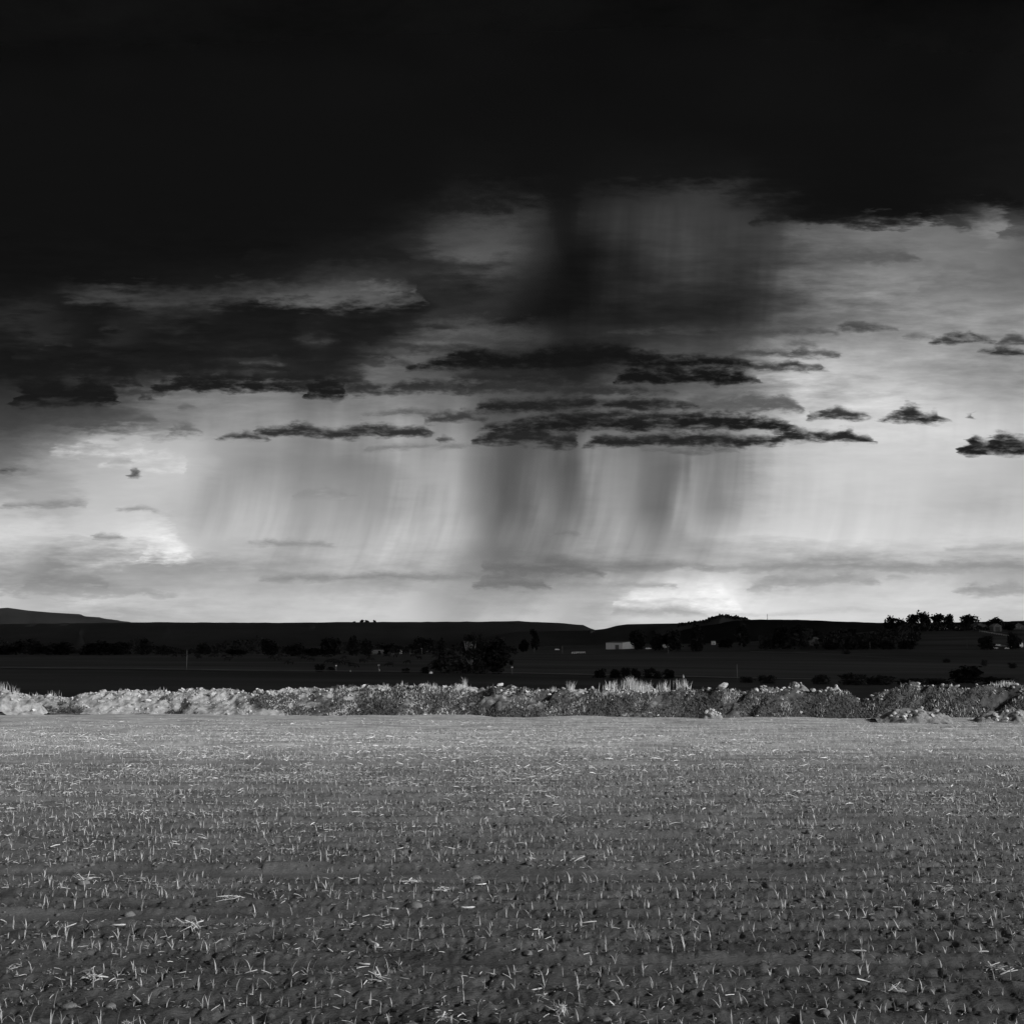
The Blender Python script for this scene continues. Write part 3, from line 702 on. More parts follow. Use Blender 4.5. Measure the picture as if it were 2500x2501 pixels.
def build_residue():
    n = 66000
    x, y = rand_field(n)
    xf, yf = rand_field(22000, 17, 36); x, y = np.concatenate([x, xf]), np.concatenate([y, yf]); n = len(x)
    # residue gathers in drifts
    d = fbm(x / 1.6, y / .55, 90, 4)
    k = (d > -.22 + .3 * RNG.random(n)) & (RNG.random(n) > track(y, x) * .8); x, y, d = x[k], y[k], d[k]; n = len(x)
    pos = np.stack([x, y, field_z(x, y) + RNG.uniform(.0, .012, n)], 1)
    L = np.exp(RNG.normal(-3.6, .58, n)).clip(.010, .14)
    far = 1 + .5 * np.clip((y - 13) / 14, 0, 1) * (1 - sstep(29, 33, y))
    sc = np.stack([L * far, L.clip(.07, .16) * far ** 1.3, L * 1.2 * far ** 1.3], 1)
    V, Fc = scatter(STRAWS, RNG.integers(0, 14, n), pos, RNG.uniform(0, 6.28, n), sc, RNG.normal(0, .3, n))
    tag(obj('crop_residue', mesh('crop_residue', V, Fc, STRAW)), 'pale straw and stalk litter strewn over the soil', 'straw', kind='stuff')
    n = 20000; x, y = rand_field(n, 6.6, 24)
    k = RNG.random(n) > track(y, x) * .9; x, y = x[k], y[k]; n = len(x)
    pos = np.stack([x, y, field_z(x, y) + .002], 1); s = np.exp(RNG.normal(-4.4, .5, n)).clip(.005, .05)
    L = [lump(500 + i, .35, .75, 1) for i in range(8)]
    V, Fc = scatter([(a, tris(b)) for a, b in L], RNG.integers(0, 8, n), pos, RNG.uniform(0, 6.28, n), s)
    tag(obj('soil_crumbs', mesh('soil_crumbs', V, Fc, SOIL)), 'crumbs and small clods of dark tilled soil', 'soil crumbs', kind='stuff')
build_residue()

def field_pt(px, py):
    Y = CAM_H * F / (py - HORIZON); X = xat(px, Y, 0)
    return Vector((X, Y, float(field_z(np.array([X]), np.array([Y]))[0])))
def build_stones():
    ST = [  # px, py, width px, flatness, label
     (131, 2492, 34, .6, 'rounded pale stone cut by the bottom edge near the left corner'),
     (2014, 2446, 30, .55, 'rounded stone with a bright base near the bottom right'),
     (1012, 2188, 38, .55, 'smooth oval stone right of the furrow end in mid field'),
     (318, 2202, 26, .8, 'lumpy pale stone among straw, left of mid field'),
     (465, 2208, 36, .45, 'low flat stone in the left part of the field'),
     (985, 2122, 24, .6, 'small round stone behind a bent straw in mid field'),
     (270, 2425, 32, .6, 'dull stone in the left foreground beside another stone'),
     (168, 2432, 38, .4, 'flat dull stone in the left foreground, nearest the left edge'),
     (2240, 2424, 30, .6, 'dark rounded stone in the right foreground'),
     (1000, 2478, 54, .3, 'broad flat slab of a stone in the bottom centre'),
     (1160, 2126, 30, .6, 'pale stone on the smooth wheel track at centre'),
     (92, 2190, 26, .6, 'squarish stone near the left edge beyond the wheel track'),
     (205, 2142, 28, .6, 'whitish lumpy stone with straw near the left edge'),
     (1040, 1992, 18, .6, 'small pale stone far out in mid field'),
     (2430, 2106, 24, .6, 'pale stone beside straw near the right edge'),
     (2172, 2128, 16, .7, 'small bright pebble on the right side of the field'),
     (652, 1922, 14, .6, 'tiny pale stone far out on the left'),
     (1425, 1850, 13, .6, 'tiny white stone near the far end of the field'),
     (1290, 2305, 30, .4, 'dull flat stone half buried in the centre foreground'),
     (2205, 2420, 18, .6, 'small pale stone just left of the dark rounded one'),
     (1480, 2462, 30, .5, 'pale lump of a stone at the bottom right of centre'),
    ]
    for i, (px, py, w, fl, lab) in enumerate(ST):
        p = field_pt(px, py); s = w / F * p.y / 2
        v, f = lump(700 + i, .05, fl, 3)
        o = obj('field_stone', mesh('field_stone', v, f, STONE, True), loc=(p.x, p.y, p.z + s * fl * .12), rz=i * 1.3, scale=(s * 1.1, s * .8, s))
        tag(o, lab, 'stone', 'stones lying in the field')
    CL = [ # clumps of old straw
     (1372, 2448, 46, 60, 'bright crumpled heap of straw at the bottom centre right'),
     (2440, 2340, 60, 22, 'fan of loose straws in the right foreground'),
     (2190, 2398, 46, 16, 'small pile of crossed straws right of the bottom centre'),
     (315, 2462, 34, 14, 'upright tuft of broken straw at the bottom left'),
     (220, 2368, 60, 22, 'tangle of bent straws in the left foreground'),
     (925, 2370, 60, 16, 'loose stems lying parallel in the centre foreground'),
     (925, 2208, 30, 20, 'bright frayed straw tuft at the end of the furrow'),
     (1003, 2138, 50, 16, 'splayed straws behind the oval stone'),
     (1080, 2468, 50, 18, 'broken straw cross at the bottom of the picture centre'),
     (470, 2245, 60, 20, 'scattered bright straws left of the centre'),
     (210, 2130, 50, 14, 'long straws leaning over the pale lump on the left'),
     (2310, 2155, 34, 20, 'fluffy straw tuft on the right of the field'),
     (1085, 2158, 40, 14, 'curled straws with a bright tip left of centre track'),
     (1325, 2410, 40, 8, 'two crossed stalk pieces in the centre foreground'),
     (40, 2325, 40, 14, 'small straw tangle by the left edge'),
     (560, 2180, 60, 16, 'straw litter heap left of centre'),
    ]
    for i, (px, py, w, n, lab) in enumerate(CL):
        p = field_pt(px, py); R = w / F * p.y / 2; r = np.random.default_rng(800 + i)
        a = r.uniform(0, 6.28); pos = np.stack([r.normal(0, .42, n) * R, r.normal(0, .4, n) * R, r.uniform(.005, .03, n) + (r.random(n) * R * .35 if n > 40 else 0)], 1)
        L = r.uniform(.25, 1.1, n) * R * (1.1 if n > 40 else 1.5)
        V, Fc = scatter(STRAWS, r.integers(0, 14, n), pos, r.uniform(0, 6.28, n), np.stack([L, L.clip(.05, .12), L], 1), r.normal(0, .6 if n > 40 else .4, n))
        o = obj('straw_clump', mesh('straw_clump', V, Fc, STRAW), loc=p)
        tag(o, lab, 'straw', 'straw clumps in the field')
    SP = [(290, 2230, 34, .1, 'straight white stalk piece lying level left of centre'), (912, 2280, 42, 2.2, 'thick jointed stalk piece lying slantwise in mid field'),
          (2096, 2302, 34, -.15, 'bright stalk piece lying in the right foreground'), (1175, 2145, 26, .5, 'bright chip of stalk by the centre wheel track'),
          (1310, 2392, 30, .6, 'stalk piece resting on crossed straws in the centre foreground'), (2190, 2195, 24, -.2, 'short bent stalk piece on the right of the field'),
          (1140, 2190, 38, .05, 'curved stalk piece lying level right of the oval stone'), (960, 2192, 28, -.35, 'white stalk splinter left of the oval stone'),
          (340, 2485, 40, .4, 'pale stalk piece at the bottom edge on the left'), (888, 2316, 34, -.3, 'thin curved stalk in the centre foreground'),
          (1245, 2486, 24, .05, 'short white stalk piece at the bottom centre'), (2400, 2298, 26, .1, 'white stalk piece by the right edge')]
    for i, (px, py, w, a, lab) in enumerate(SP):
        p = field_pt(px, py); L = w / F * p.y; b = MB(); wdt = L * (.07 if i != 1 else .11)
        pts = [((k - .5) * L, .12 * L * math.sin(k * 3) * (i % 3 - 1), 0.01 + wdt * .6) for k in (0, .25, .5, .75, 1)]
        b.tube(pts, [wdt * .8, wdt, wdt * .9, wdt * 1.05, wdt * .6], 6)
        o = b.build('stalk_piece', STRAW, smooth=True, loc=p, rz=a)
        tag(o, lab, 'stalk', 'single stalk pieces in the field')
build_stones()

# ------------------------------------------------------------------ the earth heap along the field's far side
CREST = np.array([(-400,1684),(-100,1676),(20,1676),(60,1684),(90,1695),(130,1690),(180,1696),(215,1688),(260,1681),(350,1680),(480,1678),(620,1678),(700,1676),(800,1674),(860,1670),(930,1665),(1050,1667),(1150,1668),(1230,1672),(1330,1675),(1440,1677),(1500,1678),(1650,1677),(1750,1674),(1850,1673),(1900,1670),(1960,1676),(2060,1682),(2090,1702),(2110,1698),(2140,1676),(2200,1669),(2300,1666),(2430,1664),(2500,1672),(2900,1670)], float)
CREST[:, 1] += 7
BASE = np.array([(-400,1733),(0,1735),(300,1740),(600,1743),(1250,1748),(1800,1752),(2500,1758),(2900,1760)], float)
def berm_surface():
    px = np.linspace(-350, 2850, 1150); k = np.linspace(0, 1, 46)
    bpy_ = np.interp(px, BASE[:, 0], BASE[:, 1]); cpy = np.interp(px, CREST[:, 0], CREST[:, 1]) + fbm(px / 22, px * 0, 33, 3) * 5
    bpy_ = bpy_ - 3; Yb = CAM_H * F / (bpy_ - HORIZON) + fbm((px - 1250) / F * 37 / 1.8, px * 0, 46, 3) * .5; depth = 1.7
    X0 = (px - 1250) / F * Yb
    zc = np.array([zat(c, y + depth) for c, y in zip(cpy, Yb)])
    V = []
    for kk in k:
        t = kk * 1.55                                # 0 toe .. 1 crest .. 1.55 back
        if t <= 1: hgt = (t ** .85) ; rel = 1 - abs(t - .5) * .8
        else: hgt = 1 - sstep(1, 1.55, t) * 1.15; rel = .4
        Y = Yb + depth * t + .25 * fbm(X0 / 1.1, np.full_like(X0, t), 34, 3)
        # runnels slant down to the left
        q = X0 - 1.3 * t
        run = (np.abs(fbm(q * .9 + .4 * fbm(X0 * .8, X0 * 0 + t, 44, 2), np.full_like(q, t * .8), 35, 4, .6)) * -.42 + .07) * (.4 + 1.2 * np.clip(vnoise(X0 * .45, X0 * 0 + 2, 45) + .5, 0, 1))
        lum = fbm(q * 3.6, np.full_like(q, t * 2.6), 36, 3) * .20 * (.35 + .65 * sstep(.5, .95, t)) + fbm(q * 10, np.full_like(q, t * 11), 37, 2) * .075 + fbm(X0 * 22, np.full_like(q, t * 22), 39, 2) * .035 + fbm(X0 * 2.3, np.full_like(q, t * 2.4), 38, 3) * .14
        z = -.06 + (zc + .06) * hgt + (run * rel + .75 * lum * min(1, t * 3 + .2)) * np.clip(zc, .3, 1.1) * (1 if t < 1.3 else .3)
        V.append(np.stack([X0 * (1 + depth * t / 37), Y, z], 1))
    return px, k, np.stack(V)
BPX, BK, BV = berm_surface()
def berm_pt(px, t):
    i = (px - BPX[0]) / (BPX[-1] - BPX[0]) * (len(BPX) - 1); j = t / 1.55 * (len(BK) - 1)
    i = int(np.clip(round(i), 0, len(BPX) - 1)); j = int(np.clip(round(j), 0, len(BK) - 1))
    return Vector(BV[j, i])
def build_berm():
    n = len(BPX); r, c = np.meshgrid(np.arange(len(BK) - 1), np.arange(n - 1), indexing='ij'); a = (r * n + c).ravel()
    Fq = np.stack([a, a + 1, a + n + 1, a + n], 1)
    # left part fresh pale soil, right part overgrown: weeds on it make the difference
    def extra(nt, tc, vec, val):
        sp = nt.nodes.new('ShaderNodeSeparateXYZ'); nt.links.new(tc.outputs['Object'], sp.inputs[0])
        nn = NOISE(vec, .9, 5, .65, nt)
        f = MR(M('ADD', M('MULTIPLY', sp.outputs[0], .035, nt=nt), M('MULTIPLY', M('SUBTRACT', nn, .5, nt=nt), 2.4, nt=nt), nt=nt), -.40, .10, 1.0, .20, 'SMOOTHSTEP', nt)
        return M('MULTIPLY', val, f, nt=nt)
    m = mat('heap_soil', .17, .44, 4.5, 8, .95, 1.0, 20, spec=.05, extra=extra)
    b = obj('earth_heap', mesh('earth_heap', BV.reshape(-1, 3), Fq, m, True))
    tag(b, 'long heap of bulldozed pale soil and clods along the far side of the field', 'earth heap')
    base = [lump(900 + i, .3, .8, 2) for i in range(10)]
    small = [lump(950 + i, .35, .8, 1) for i in range(8)]
    ms = [mesh('clod', v, f, BCLOD) for v, f in base]
    for i in range(300):
        px = random.uniform(-20, 2520)
        t = random.choice((random.uniform(.86, 1.06), random.uniform(.9, 1.06), random.uniform(.9, 1.06), random.uniform(.75, 1.0), random.uniform(.03, .95)))
        if px > 1200 and t < .85 and random.random() < .75: t = random.uniform(.88, 1.05)
        s = math.exp(random.gauss(-3.1, .42)); s = min(s, .14)
        p = berm_pt(px, t)
        o = obj('clod', random.choice(ms), parent=b, loc=(p.x, p.y - .02, p.z + s * .25), scale=(s * random.uniform(.9, 1.7), s, s * random.uniform(.7, 1.1)))
        o.rotation_euler = (random.uniform(-.4, .4), random.uniform(-.6, .3), random.uniform(0, 6.28))
    n = 5200; px = RNG.uniform(-300, 2800, n); t = np.where(RNG.random(n) < .6, 1.08 - .4 * RNG.random(n) ** 1.6, RNG.uniform(0, 1, n) ** 1.3)
    pos = np.array([berm_pt(a_, b_) for a_, b_ in zip(px, t)])
    s = np.exp(RNG.normal(-3.8, .5, n)).clip(.010, .07)
    keep = (px < 1150) | (RNG.random(n) < .22); pos, s = pos[keep], s[keep]; n = len(s)
    V, Fc = scatter([(v, tris(f)) for v, f in small], RNG.integers(0, 8, n), pos, RNG.uniform(0, 6.28, n), s)
    o = obj('small_clods', mesh('small_clods', V, Fc, BCLOD), parent=b); o['kind'] = 'stuff'
build_berm()

def mound(label, px, py_base, w, h, Yoff, m, seed, steep=1.0, cut=0.0):
    """a separate dumped pile standing before or on the heap"""
    Y = CAM_H * F / (py_base - HORIZON) + Yoff
    X = xat(px, Y, 0); R = w / F * Y / 2; Hh = h / F * Y; n = 60; V = []
    g = np.linspace(-1, 1, n)
    for b in g:
        for_y = b * R * .75
        rr = np.sqrt(g ** 2 + b ** 2) * (1 + .3 * fbm(g * 1.7 + seed, np.full(n, b * 1.7), seed + 2, 2)); prof = np.clip(1 - rr ** (1.3 * steep), 0, 1)
        z = Hh * prof + (fbm(g * R * 2.2, np.full(n, for_y * 2.2), seed, 4) * .20 + fbm(g * R * 6, np.full(n, for_y * 6), seed + 5, 3) * .14) * np.clip((1.15 - rr) * 3, 0, 1) * min(1, Hh * 2)
        z = z - .5 * np.clip(rr - .93, 0, 1)
        V.append(np.stack([g * R, np.full(n, for_y), z], 1))
    r, c = np.meshgrid(np.arange(n - 1), np.arange(n - 1), indexing='ij'); a = (r * n + c).ravel()
    Fq = np.stack([a, a + 1, a + n + 1, a + n], 1)
    z0 = zat(py_base, Y) if Yoff == 0 else zat(py_base, Y) 
    o = obj('dirt_mound', mesh('dirt_mound', np.concatenate(V), Fq, m, True), loc=(X, Y, z0))
    tag(o, label, 'dirt mound', 'dumped dirt mounds by the heap')
    small = [lump(960 + seed + i, .3, .8, 1) for i in range(4)]; ms = [mesh('clod', v, f, BCLOD) for v, f in small]
    r = random.Random(seed)
    for i in range(16):
        a_ = r.uniform(0, 6.28); q = r.uniform(.1, .9); x, y = q * R * math.cos(a_), -abs(q * R * .75 * math.sin(a_))
        j = int((y / (R * .75) + 1) / 2 * (n - 1)); k = int((x / R + 1) / 2 * (n - 1)); s = r.uniform(.03, .09)
        obj('clod', r.choice(ms), parent=o, loc=(x, y, V[j][k][2] + s * .2), rz=a_, scale=s)
    return o
MIXS_ = mat('mixed_heap_soil', .07, .28, 4.0, 8, .95, 1.0, 22, spec=.05)
MOUNDS = [
 mound('tall pointed dirt mound topped with dry stalks, right of centre', 1945, 1712, 130, 46, 1.2, BDARK, 3, .8),
 mound('bare pale dirt mound with a smooth sunlit face beside the gap', 2035, 1734, 130, 56, .4, BERM, 9, .85),
 mound('low spread dirt mound in front of the dark bank on the right', 2230, 1757, 190, 26, .0, MIXS_, 13, 1.0),
 mound('low dirt mound at the right edge of the picture', 2470, 1760, 200, 26, .1, MIXS_, 19, .9),
 mound('small clod-covered mound at the left edge of the picture', 20, 1737, 190, 48, .2, BERM, 23, .9),
 mound('small rubble mound at the foot of the heap, right of centre', 1735, 1750, 56, 15, .0, MIXS_, 29, .9),
]

# ------------------------------------------------------------------ grass and weeds on the heap
def blades(name, pts, hts, m, lean=.35, wid=.012, seed=0, parent=None):
    r = np.random.default_rng(seed); n = len(pts); pts = np.asarray(pts, float); hts = np.asarray(hts, float)
    az = r.uniform(0, 6.28, n); ln = r.normal(0, lean, n); w = wid * r.uniform(.6, 1.3, n)
    d = np.stack([np.cos(az), np.sin(az), np.zeros(n)], 1); s = np.stack([np.ones(n), r.normal(0, .3, n), np.zeros(n)], 1)
    mid = pts + d * (ln * hts * .35)[:, None] + np.array([0, 0, 1]) * (hts * .55)[:, None]
    top = pts + d * (ln * hts)[:, None] + np.array([0, 0, 1]) * (hts * np.cos(ln * .8))[:, None]
    V = np.stack([pts - s * w[:, None], pts + s * w[:, None], mid - s * w[:, None] * .7, mid + s * w[:, None] * .7, top], 1).reshape(-1, 3)
    b = np.arange(n) * 5
    Fc = np.concatenate([np.stack([b, b + 1, b + 3], 1), np.stack([b, b + 3, b + 2], 1), np.stack([b + 2, b + 3, b + 4], 1)])
    return obj(name, mesh(name, V, Fc, m), parent=parent)
def build_weeds():
    # ground cover of the overgrown stretch: dark low weeds and pale dead grass in patches
    def cover(n, seed, fn, fx, sl, fy):
        px = RNG.uniform(-100, 2600, n); t = RNG.uniform(.02, 1.03, n)
        d = fbm(px / fx - t * sl, t * fy, seed, 3) * .8 + .5
        k = d < fn(px, t); px, t = px[k], t[k]
        P = np.array([berm_pt(a, b) for a, b in zip(px, t)]); P[:, 0] += RNG.uniform(-.03, .03, len(P)); P[:, 1:] -= .02
        return P
    def dark(px, t):
        c = .16 + .46 * np.clip((px - 450) / 450, 0, 1); c = c + np.where(t < .3, .2, 0); return np.where(t > .82, c * .45, c)
    P = cover(42000, 61, dark, 60, 1.5, 1.8)
    blades('heap_weeds', P, RNG.uniform(.03, .11, len(P)), WEED, .9, .018, 1)
    tag(bpy.data.objects['heap_weeds'], 'low dark weeds growing over the earth heap', 'weeds', kind='stuff')
    P = cover(9000, 66, lambda px, t: np.where(px < 900, .2, .33), 45, 1.8, 1.3)
    blades('heap_dead_grass', P, RNG.uniform(.04, .15, len(P)), DRYG, .7, .008, 2)
    tag(bpy.data.objects['heap_dead_grass'], 'pale dead grass scattered over the earth heap', 'grass', kind='stuff')
    CL = [ # px, spread px, n, height px, label
     (15, 26, 70, 26, 'dry grass clump on the mound at the left edge'), (50, 10, 25, 22, 'thin dry stalks beside the left edge clump'),
     (148, 14, 30, 20, 'fuzzy grey weed tuft in the dip on the left'), (100, 12, 14, 14, 'short dry stalks in the dip right of the left mound'),
     (305, 5, 6, 13, 'few thin stalks on the pale crest, left part'), (412, 4, 5, 14, 'lone dry stalk on the pale crest, left of centre'),
     (948, 8, 14, 16, 'small dry weed tuft on the crest left of centre'), (980, 8, 14, 13, 'second small weed tuft on the crest left of centre'),
     (1015, 5, 8, 16, 'thin upright weed on the crest below the big tree'), (1065, 14, 26, 18, 'rounded grey weed tuft on the crest below the big tree'),
     (1138, 8, 16, 24, 'spiky pale weed on the crest right of the big tree'), (1186, 10, 14, 14, 'low weed tuft on the crest right of the big tree'),
     (1345, 10, 24, 16, 'grey weed tuft on the crest left of the bright grass'), (1390, 9, 26, 28, 'tall spiky dry weed on the crest left of the bright grass'),
     (1490, 22, 80, 24, 'left end of the bright dry grass on the crest'), (1545, 30, 240, 32, 'tallest bright dry grass clump on the crest, before the dark shrubs'),
     (1578, 14, 90, 26, 'bright dry grass just right of the tallest clump'), (1615, 14, 60, 28, 'slanting dry grass on the crest before the right shrubs'), (1660, 16, 60, 30, 'right end of the dry grass on the crest'),
     (1929, 6, 10, 18, 'dry stalk at the left of the pointed mound'), (1948, 18, 50, 14, 'dry grass tuft on top of the pointed mound'), (2054, 4, 8, 14, 'lone stalk on top of the bare pale mound'),
     (2190, 8, 14, 16, 'weed tuft on the dark bank near its left end'), (2440, 26, 90, 16, 'pale hanging grass on the dark bank near the right edge')]
    for i, (px, sp, n, hp, lab) in enumerate(CL):
        r = random.Random(i); pts = []; hs = []
        c = berm_pt(px, 1.0)
        if 1915 < px < 1965: c = Vector((MOUNDS[0].location.x, MOUNDS[0].location.y, MOUNDS[0].location.z + .5)) + Vector(((px - 1945) / F * 37, 0, 0))
        if px == 2054: c = MOUNDS[1].location + Vector(((px - 2035) / F * 37, 0, .6))
        for k in range(n):
            x = c.x + max(-1.6, min(1.6, r.gauss(0, .55))) * sp / F * c.y; y = c.y + r.uniform(-.15, .15)
            q = berm_pt(1250 + F * x / y, 1.0).z - .05 if not (1915 < px < 2060) else c.z - .1
            pts.append((x - c.x, y - c.y, q - c.z)); hs.append(hp / F * c.y * r.uniform(.45, 1.1))
        o = blades('dry_grass_clump', pts, hs, DRYG, .28, .007, 40 + i); o.location = c
        tag(o, lab, 'dry grass', 'dry grass clumps on the heap')
build_weeds()

# ------------------------------------------------------------------ trees and shrubs
def leaf_cloud(lobes, n, size, seed):
    r = np.random.default_rng(seed); V = []; tot = sum(l[3] * l[4] for l in lobes)
    for (cx, cy, cz, rx, rz) in lobes:
        k = max(20, int(n * rx * rz / tot)); d = r.normal(0, 1, (k, 3)); d /= np.linalg.norm(d, axis=1)[:, None]
        rad = r.random(k) ** .45 * r.choice([1, 1, 1.12, .9], k); p = d * rad[:, None] * np.array([rx, rx, rz]) + np.array([cx, cy, cz])
        a = r.normal(0, 1, (k, 3)); a /= np.linalg.norm(a, axis=1)[:, None]; b = np.cross(a, r.normal(0, 1, (k, 3))); b /= np.linalg.norm(b, axis=1)[:, None]
        s = size * r.uniform(.6, 1.4, k)[:, None]
        V.append(np.stack([p - a * s, p + b * s * .7, p + a * s, p - b * s * .7], 1))
    V = np.concatenate(V).reshape(-1, 3); m = len(V) // 4
    return V, np.arange(m * 4).reshape(m, 4)
def tree_meshes(kind, seed):
    """unit-height tree: (trunk mesh, crown mesh)"""
    r = random.Random(seed); lobes = []; b = MB()
    if kind == 'round':
        for k in range(9):
            a = r.uniform(0, 6.28); q = r.uniform(.05, .26); lobes.append((q * math.cos(a), q * math.sin(a), r.uniform(.22, .8), r.uniform(.13, .2), r.uniform(.13, .22)))
        lobes += [(0, 0, .5, .30, .42), (.1, .05, .22, .2, .2), (-.12, 0, .2, .2, .18)]; n, sz = 1100, .05
    elif kind == 'tall':
        for k in range(9): lobes.append((r.uniform(-.08, .08), r.uniform(-.08, .08), .2 + .085 * k, r.uniform(.10, .17) * (1 - .3 * abs(k - 3) / 5), .15))
        n, sz = 800, .04
    elif kind == 'shrub':
        for k in range(8):
            a = r.uniform(0, 6.28); q = r.uniform(.05, .3); lobes.append((q * math.cos(a), q * math.sin(a), r.uniform(.2, .75), r.uniform(.14, .25), r.uniform(.16, .25)))
        lobes += [(0, 0, .4, .36, .4), (.15, 0, .15, .25, .15), (-.15, 0, .15, .25, .15)]; n, sz = 900, .05
    else:   # big open cottonwood
        for k in range(16):
            a = r.uniform(0, 6.28); q = r.uniform(.05, .36); lobes.append((q * math.cos(a), q * math.sin(a), r.uniform(.25, .88) - q * .3, r.uniform(.08, .15), r.uniform(.08, .15)))
        lobes += [(0, .12, .55, .2, .36), (.22, -.05, .16, .2, .16), (-.2, -.05, .16, .2, .16), (0, -.2, .10, .2, .12)]; n, sz = 2800, .026
    hgt = .3 if kind == 'shrub' else (.34 if kind == 'cottonwood' else .5)
    b.tube([(0, 0, -.03), (.01, 0, hgt * .5), (0, .01, hgt)], [.035, .026, .015], 7)
    for k in range(5):
        a = r.uniform(0, 6.28); z0 = hgt * r.uniform(.35, .95); q = r.uniform(.12, .24)
        b.tube([(0, 0, z0), (q * .5 * math.cos(a), q * .5 * math.sin(a), z0 + .1), (q * math.cos(a), q * math.sin(a), z0 + r.uniform(.16, .3))], [.013, .009, .004], 5)
    if kind == 'cottonwood':
        for k in range(9):
            a = r.uniform(-.9, .9) - math.pi / 2; q = r.uniform(.10, .26)
            b.tube([(0, 0, .2), (q * .45 * math.cos(a), -q * .5, .42), (q * .8 * math.cos(a), -q * .8, .58), (q * math.cos(a), -q, .74)], [.022, .016, .011, .004], 5)
    V, Fq = leaf_cloud(lobes, n, sz, seed)
    return b, V, Fq
TREES = {}
def tree(name, label, px, py, hp, wp, kind, var=0, leaf=None, bark=None, cat='tree', group=None, pos=None):
    key = (kind, var, leaf.name if leaf else '', bark.name if bark else '')
    if key not in TREES:
        b, V, Fq = tree_meshes(kind, hash((len(kind), kind[0] == 'r', var)) % 1000 + var * 7)
        TREES[key] = (mesh('trunk', b.v, b.f, bark or BARK, True), mesh('crown', V, Fq, leaf or LEAF))
    p = pos or on_ground(px, py); k = p.y / F; h = hp * k; unit = {'round': .74, 'tall': .32, 'shrub': .85, 'cottonwood': .8}[kind]
    s = (wp * k / unit, wp * k / unit, h)
    e = empty(name, (p.x, p.y, p.z - .1), rz=var * 1.7 + px * .37)
    obj('trunk', TREES[key][0], e, scale=s); obj('crown', TREES[key][1], e, scale=s)
    return tag(e, label, cat, group)
g1 = 'trees in the dark valley'
TL = [
 ('cottonwood_tree', 'tallest open-crowned tree with pale bare limbs in the valley centre', 1150, 1645, 108, 92, 'cottonwood', 1, LEAF, PALEBARK),
 ('bushy_tree', 'low bushy tree at the left foot of the tallest valley tree', 1090, 1645, 64, 92, 'round', 2, LEAFL, None),
 ('bushy_tree', 'dense dark tree touching the right side of the tallest valley tree', 1205, 1645, 94, 88, 'round', 3, LEAF, None),
 ('round_tree', 'round black tree at the left of the valley tree group', 659, 1602, 44, 50, 'round', 4, None, None),
 ('hedge_tree', 'low black tree just right of the leftmost round tree', 722, 1602, 32, 60, 'round', 5, None, None),
 ('round_tree', 'dome-shaped black tree left of the white tarp roof', 806, 1602, 46, 60, 'round', 6, None, None),
 ('round_tree', 'taller black tree beside the dome-shaped one, nearest the white tarp roof', 864, 1602, 50, 44, 'round', 7, None, None),
 ('round_tree', 'smaller black tree right behind the taller one by the tarp roof', 897, 1600, 44, 30, 'round', 1, None, None),
 ('round_tree', 'round dark tree behind the left bush of the tallest valley tree', 1080, 1599, 42, 28, 'round', 2, None, None),
 ('tall_tree', 'slim upright dark tree left of the metal shed', 1304, 1593, 56, 22, 'tall', 1, None, None),
 ('bushy_tree', 'bushy dark tree at the left foot of the slim upright one', 1280, 1593, 34, 30, 'round', 3, None, None),
 ('round_tree', 'dark tree right behind the metal shed', 1556, 1588, 52, 52, 'round', 4, None, None),
 ('round_tree', 'dark tree first to the right of the metal shed', 1605, 1590, 44, 36, 'round', 5, None, None),
 ('round_tree', 'broad dark tree second to the right of the metal shed', 1645, 1590, 54, 48, 'round', 6, None, None),
 ('round_tree', 'tallest dark tree right of the metal shed', 1703, 1592, 68, 52, 'round', 7, None, None),
 ('tall_tree', 'narrow dark tree below the wooded hill', 1810, 1584, 64, 32, 'tall', 2, None, None),
 ('round_tree', 'dark tree between the small lit cabin and the narrow tree', 1770, 1582, 24, 40, 'round', 1, None, None),
 ('hedge_tree', 'low dark tree left of the valley house', 960, 1597, 26, 60, 'round', 2, None, None),
 ('hedge_tree', 'low dark bush between the left round tree pair and the dome-shaped tree', 765, 1602, 20, 56, 'round', 6, None, None),
 ('hedge_tree', 'dark tree behind the valley house', 1030, 1594, 38, 60, 'round', 5, None, None),
]
for a in TL: tree(a[0], a[1], a[2], a[3], a[4], a[5], a[6], a[7], a[8], a[9], group=g1)
for i, (px, w, h, lab) in enumerate([(8,60,24,'dark tree in the far line, cut by the left edge'),(75,60,36,'broad dark tree in the far line near the left edge'),(140,66,30,'second broad dark tree in the far line from the left'),(225,46,28,'low dark tree in the far line above the pasture left'),(255,50,32,'left tree of the dark pair above the pasture'),(292,46,30,'right tree of the dark pair above the pasture'),(356,34,38,'tall pale-shadowed tree in the far line left of the pole'),(405,26,24,'small dark tree in the far line just left of the pole'),(500,26,28,'small dark tree in the far line right of the pole'),(575,50,14,'low dark bush in the far line right of the pole')]):
    tree('far_tree', lab, px, 1599.5, h * 1.1, w * 1.35, 'round', 1 + i % 7, group='trees along the far pasture edge')
gr = 'trees on the house ridge'
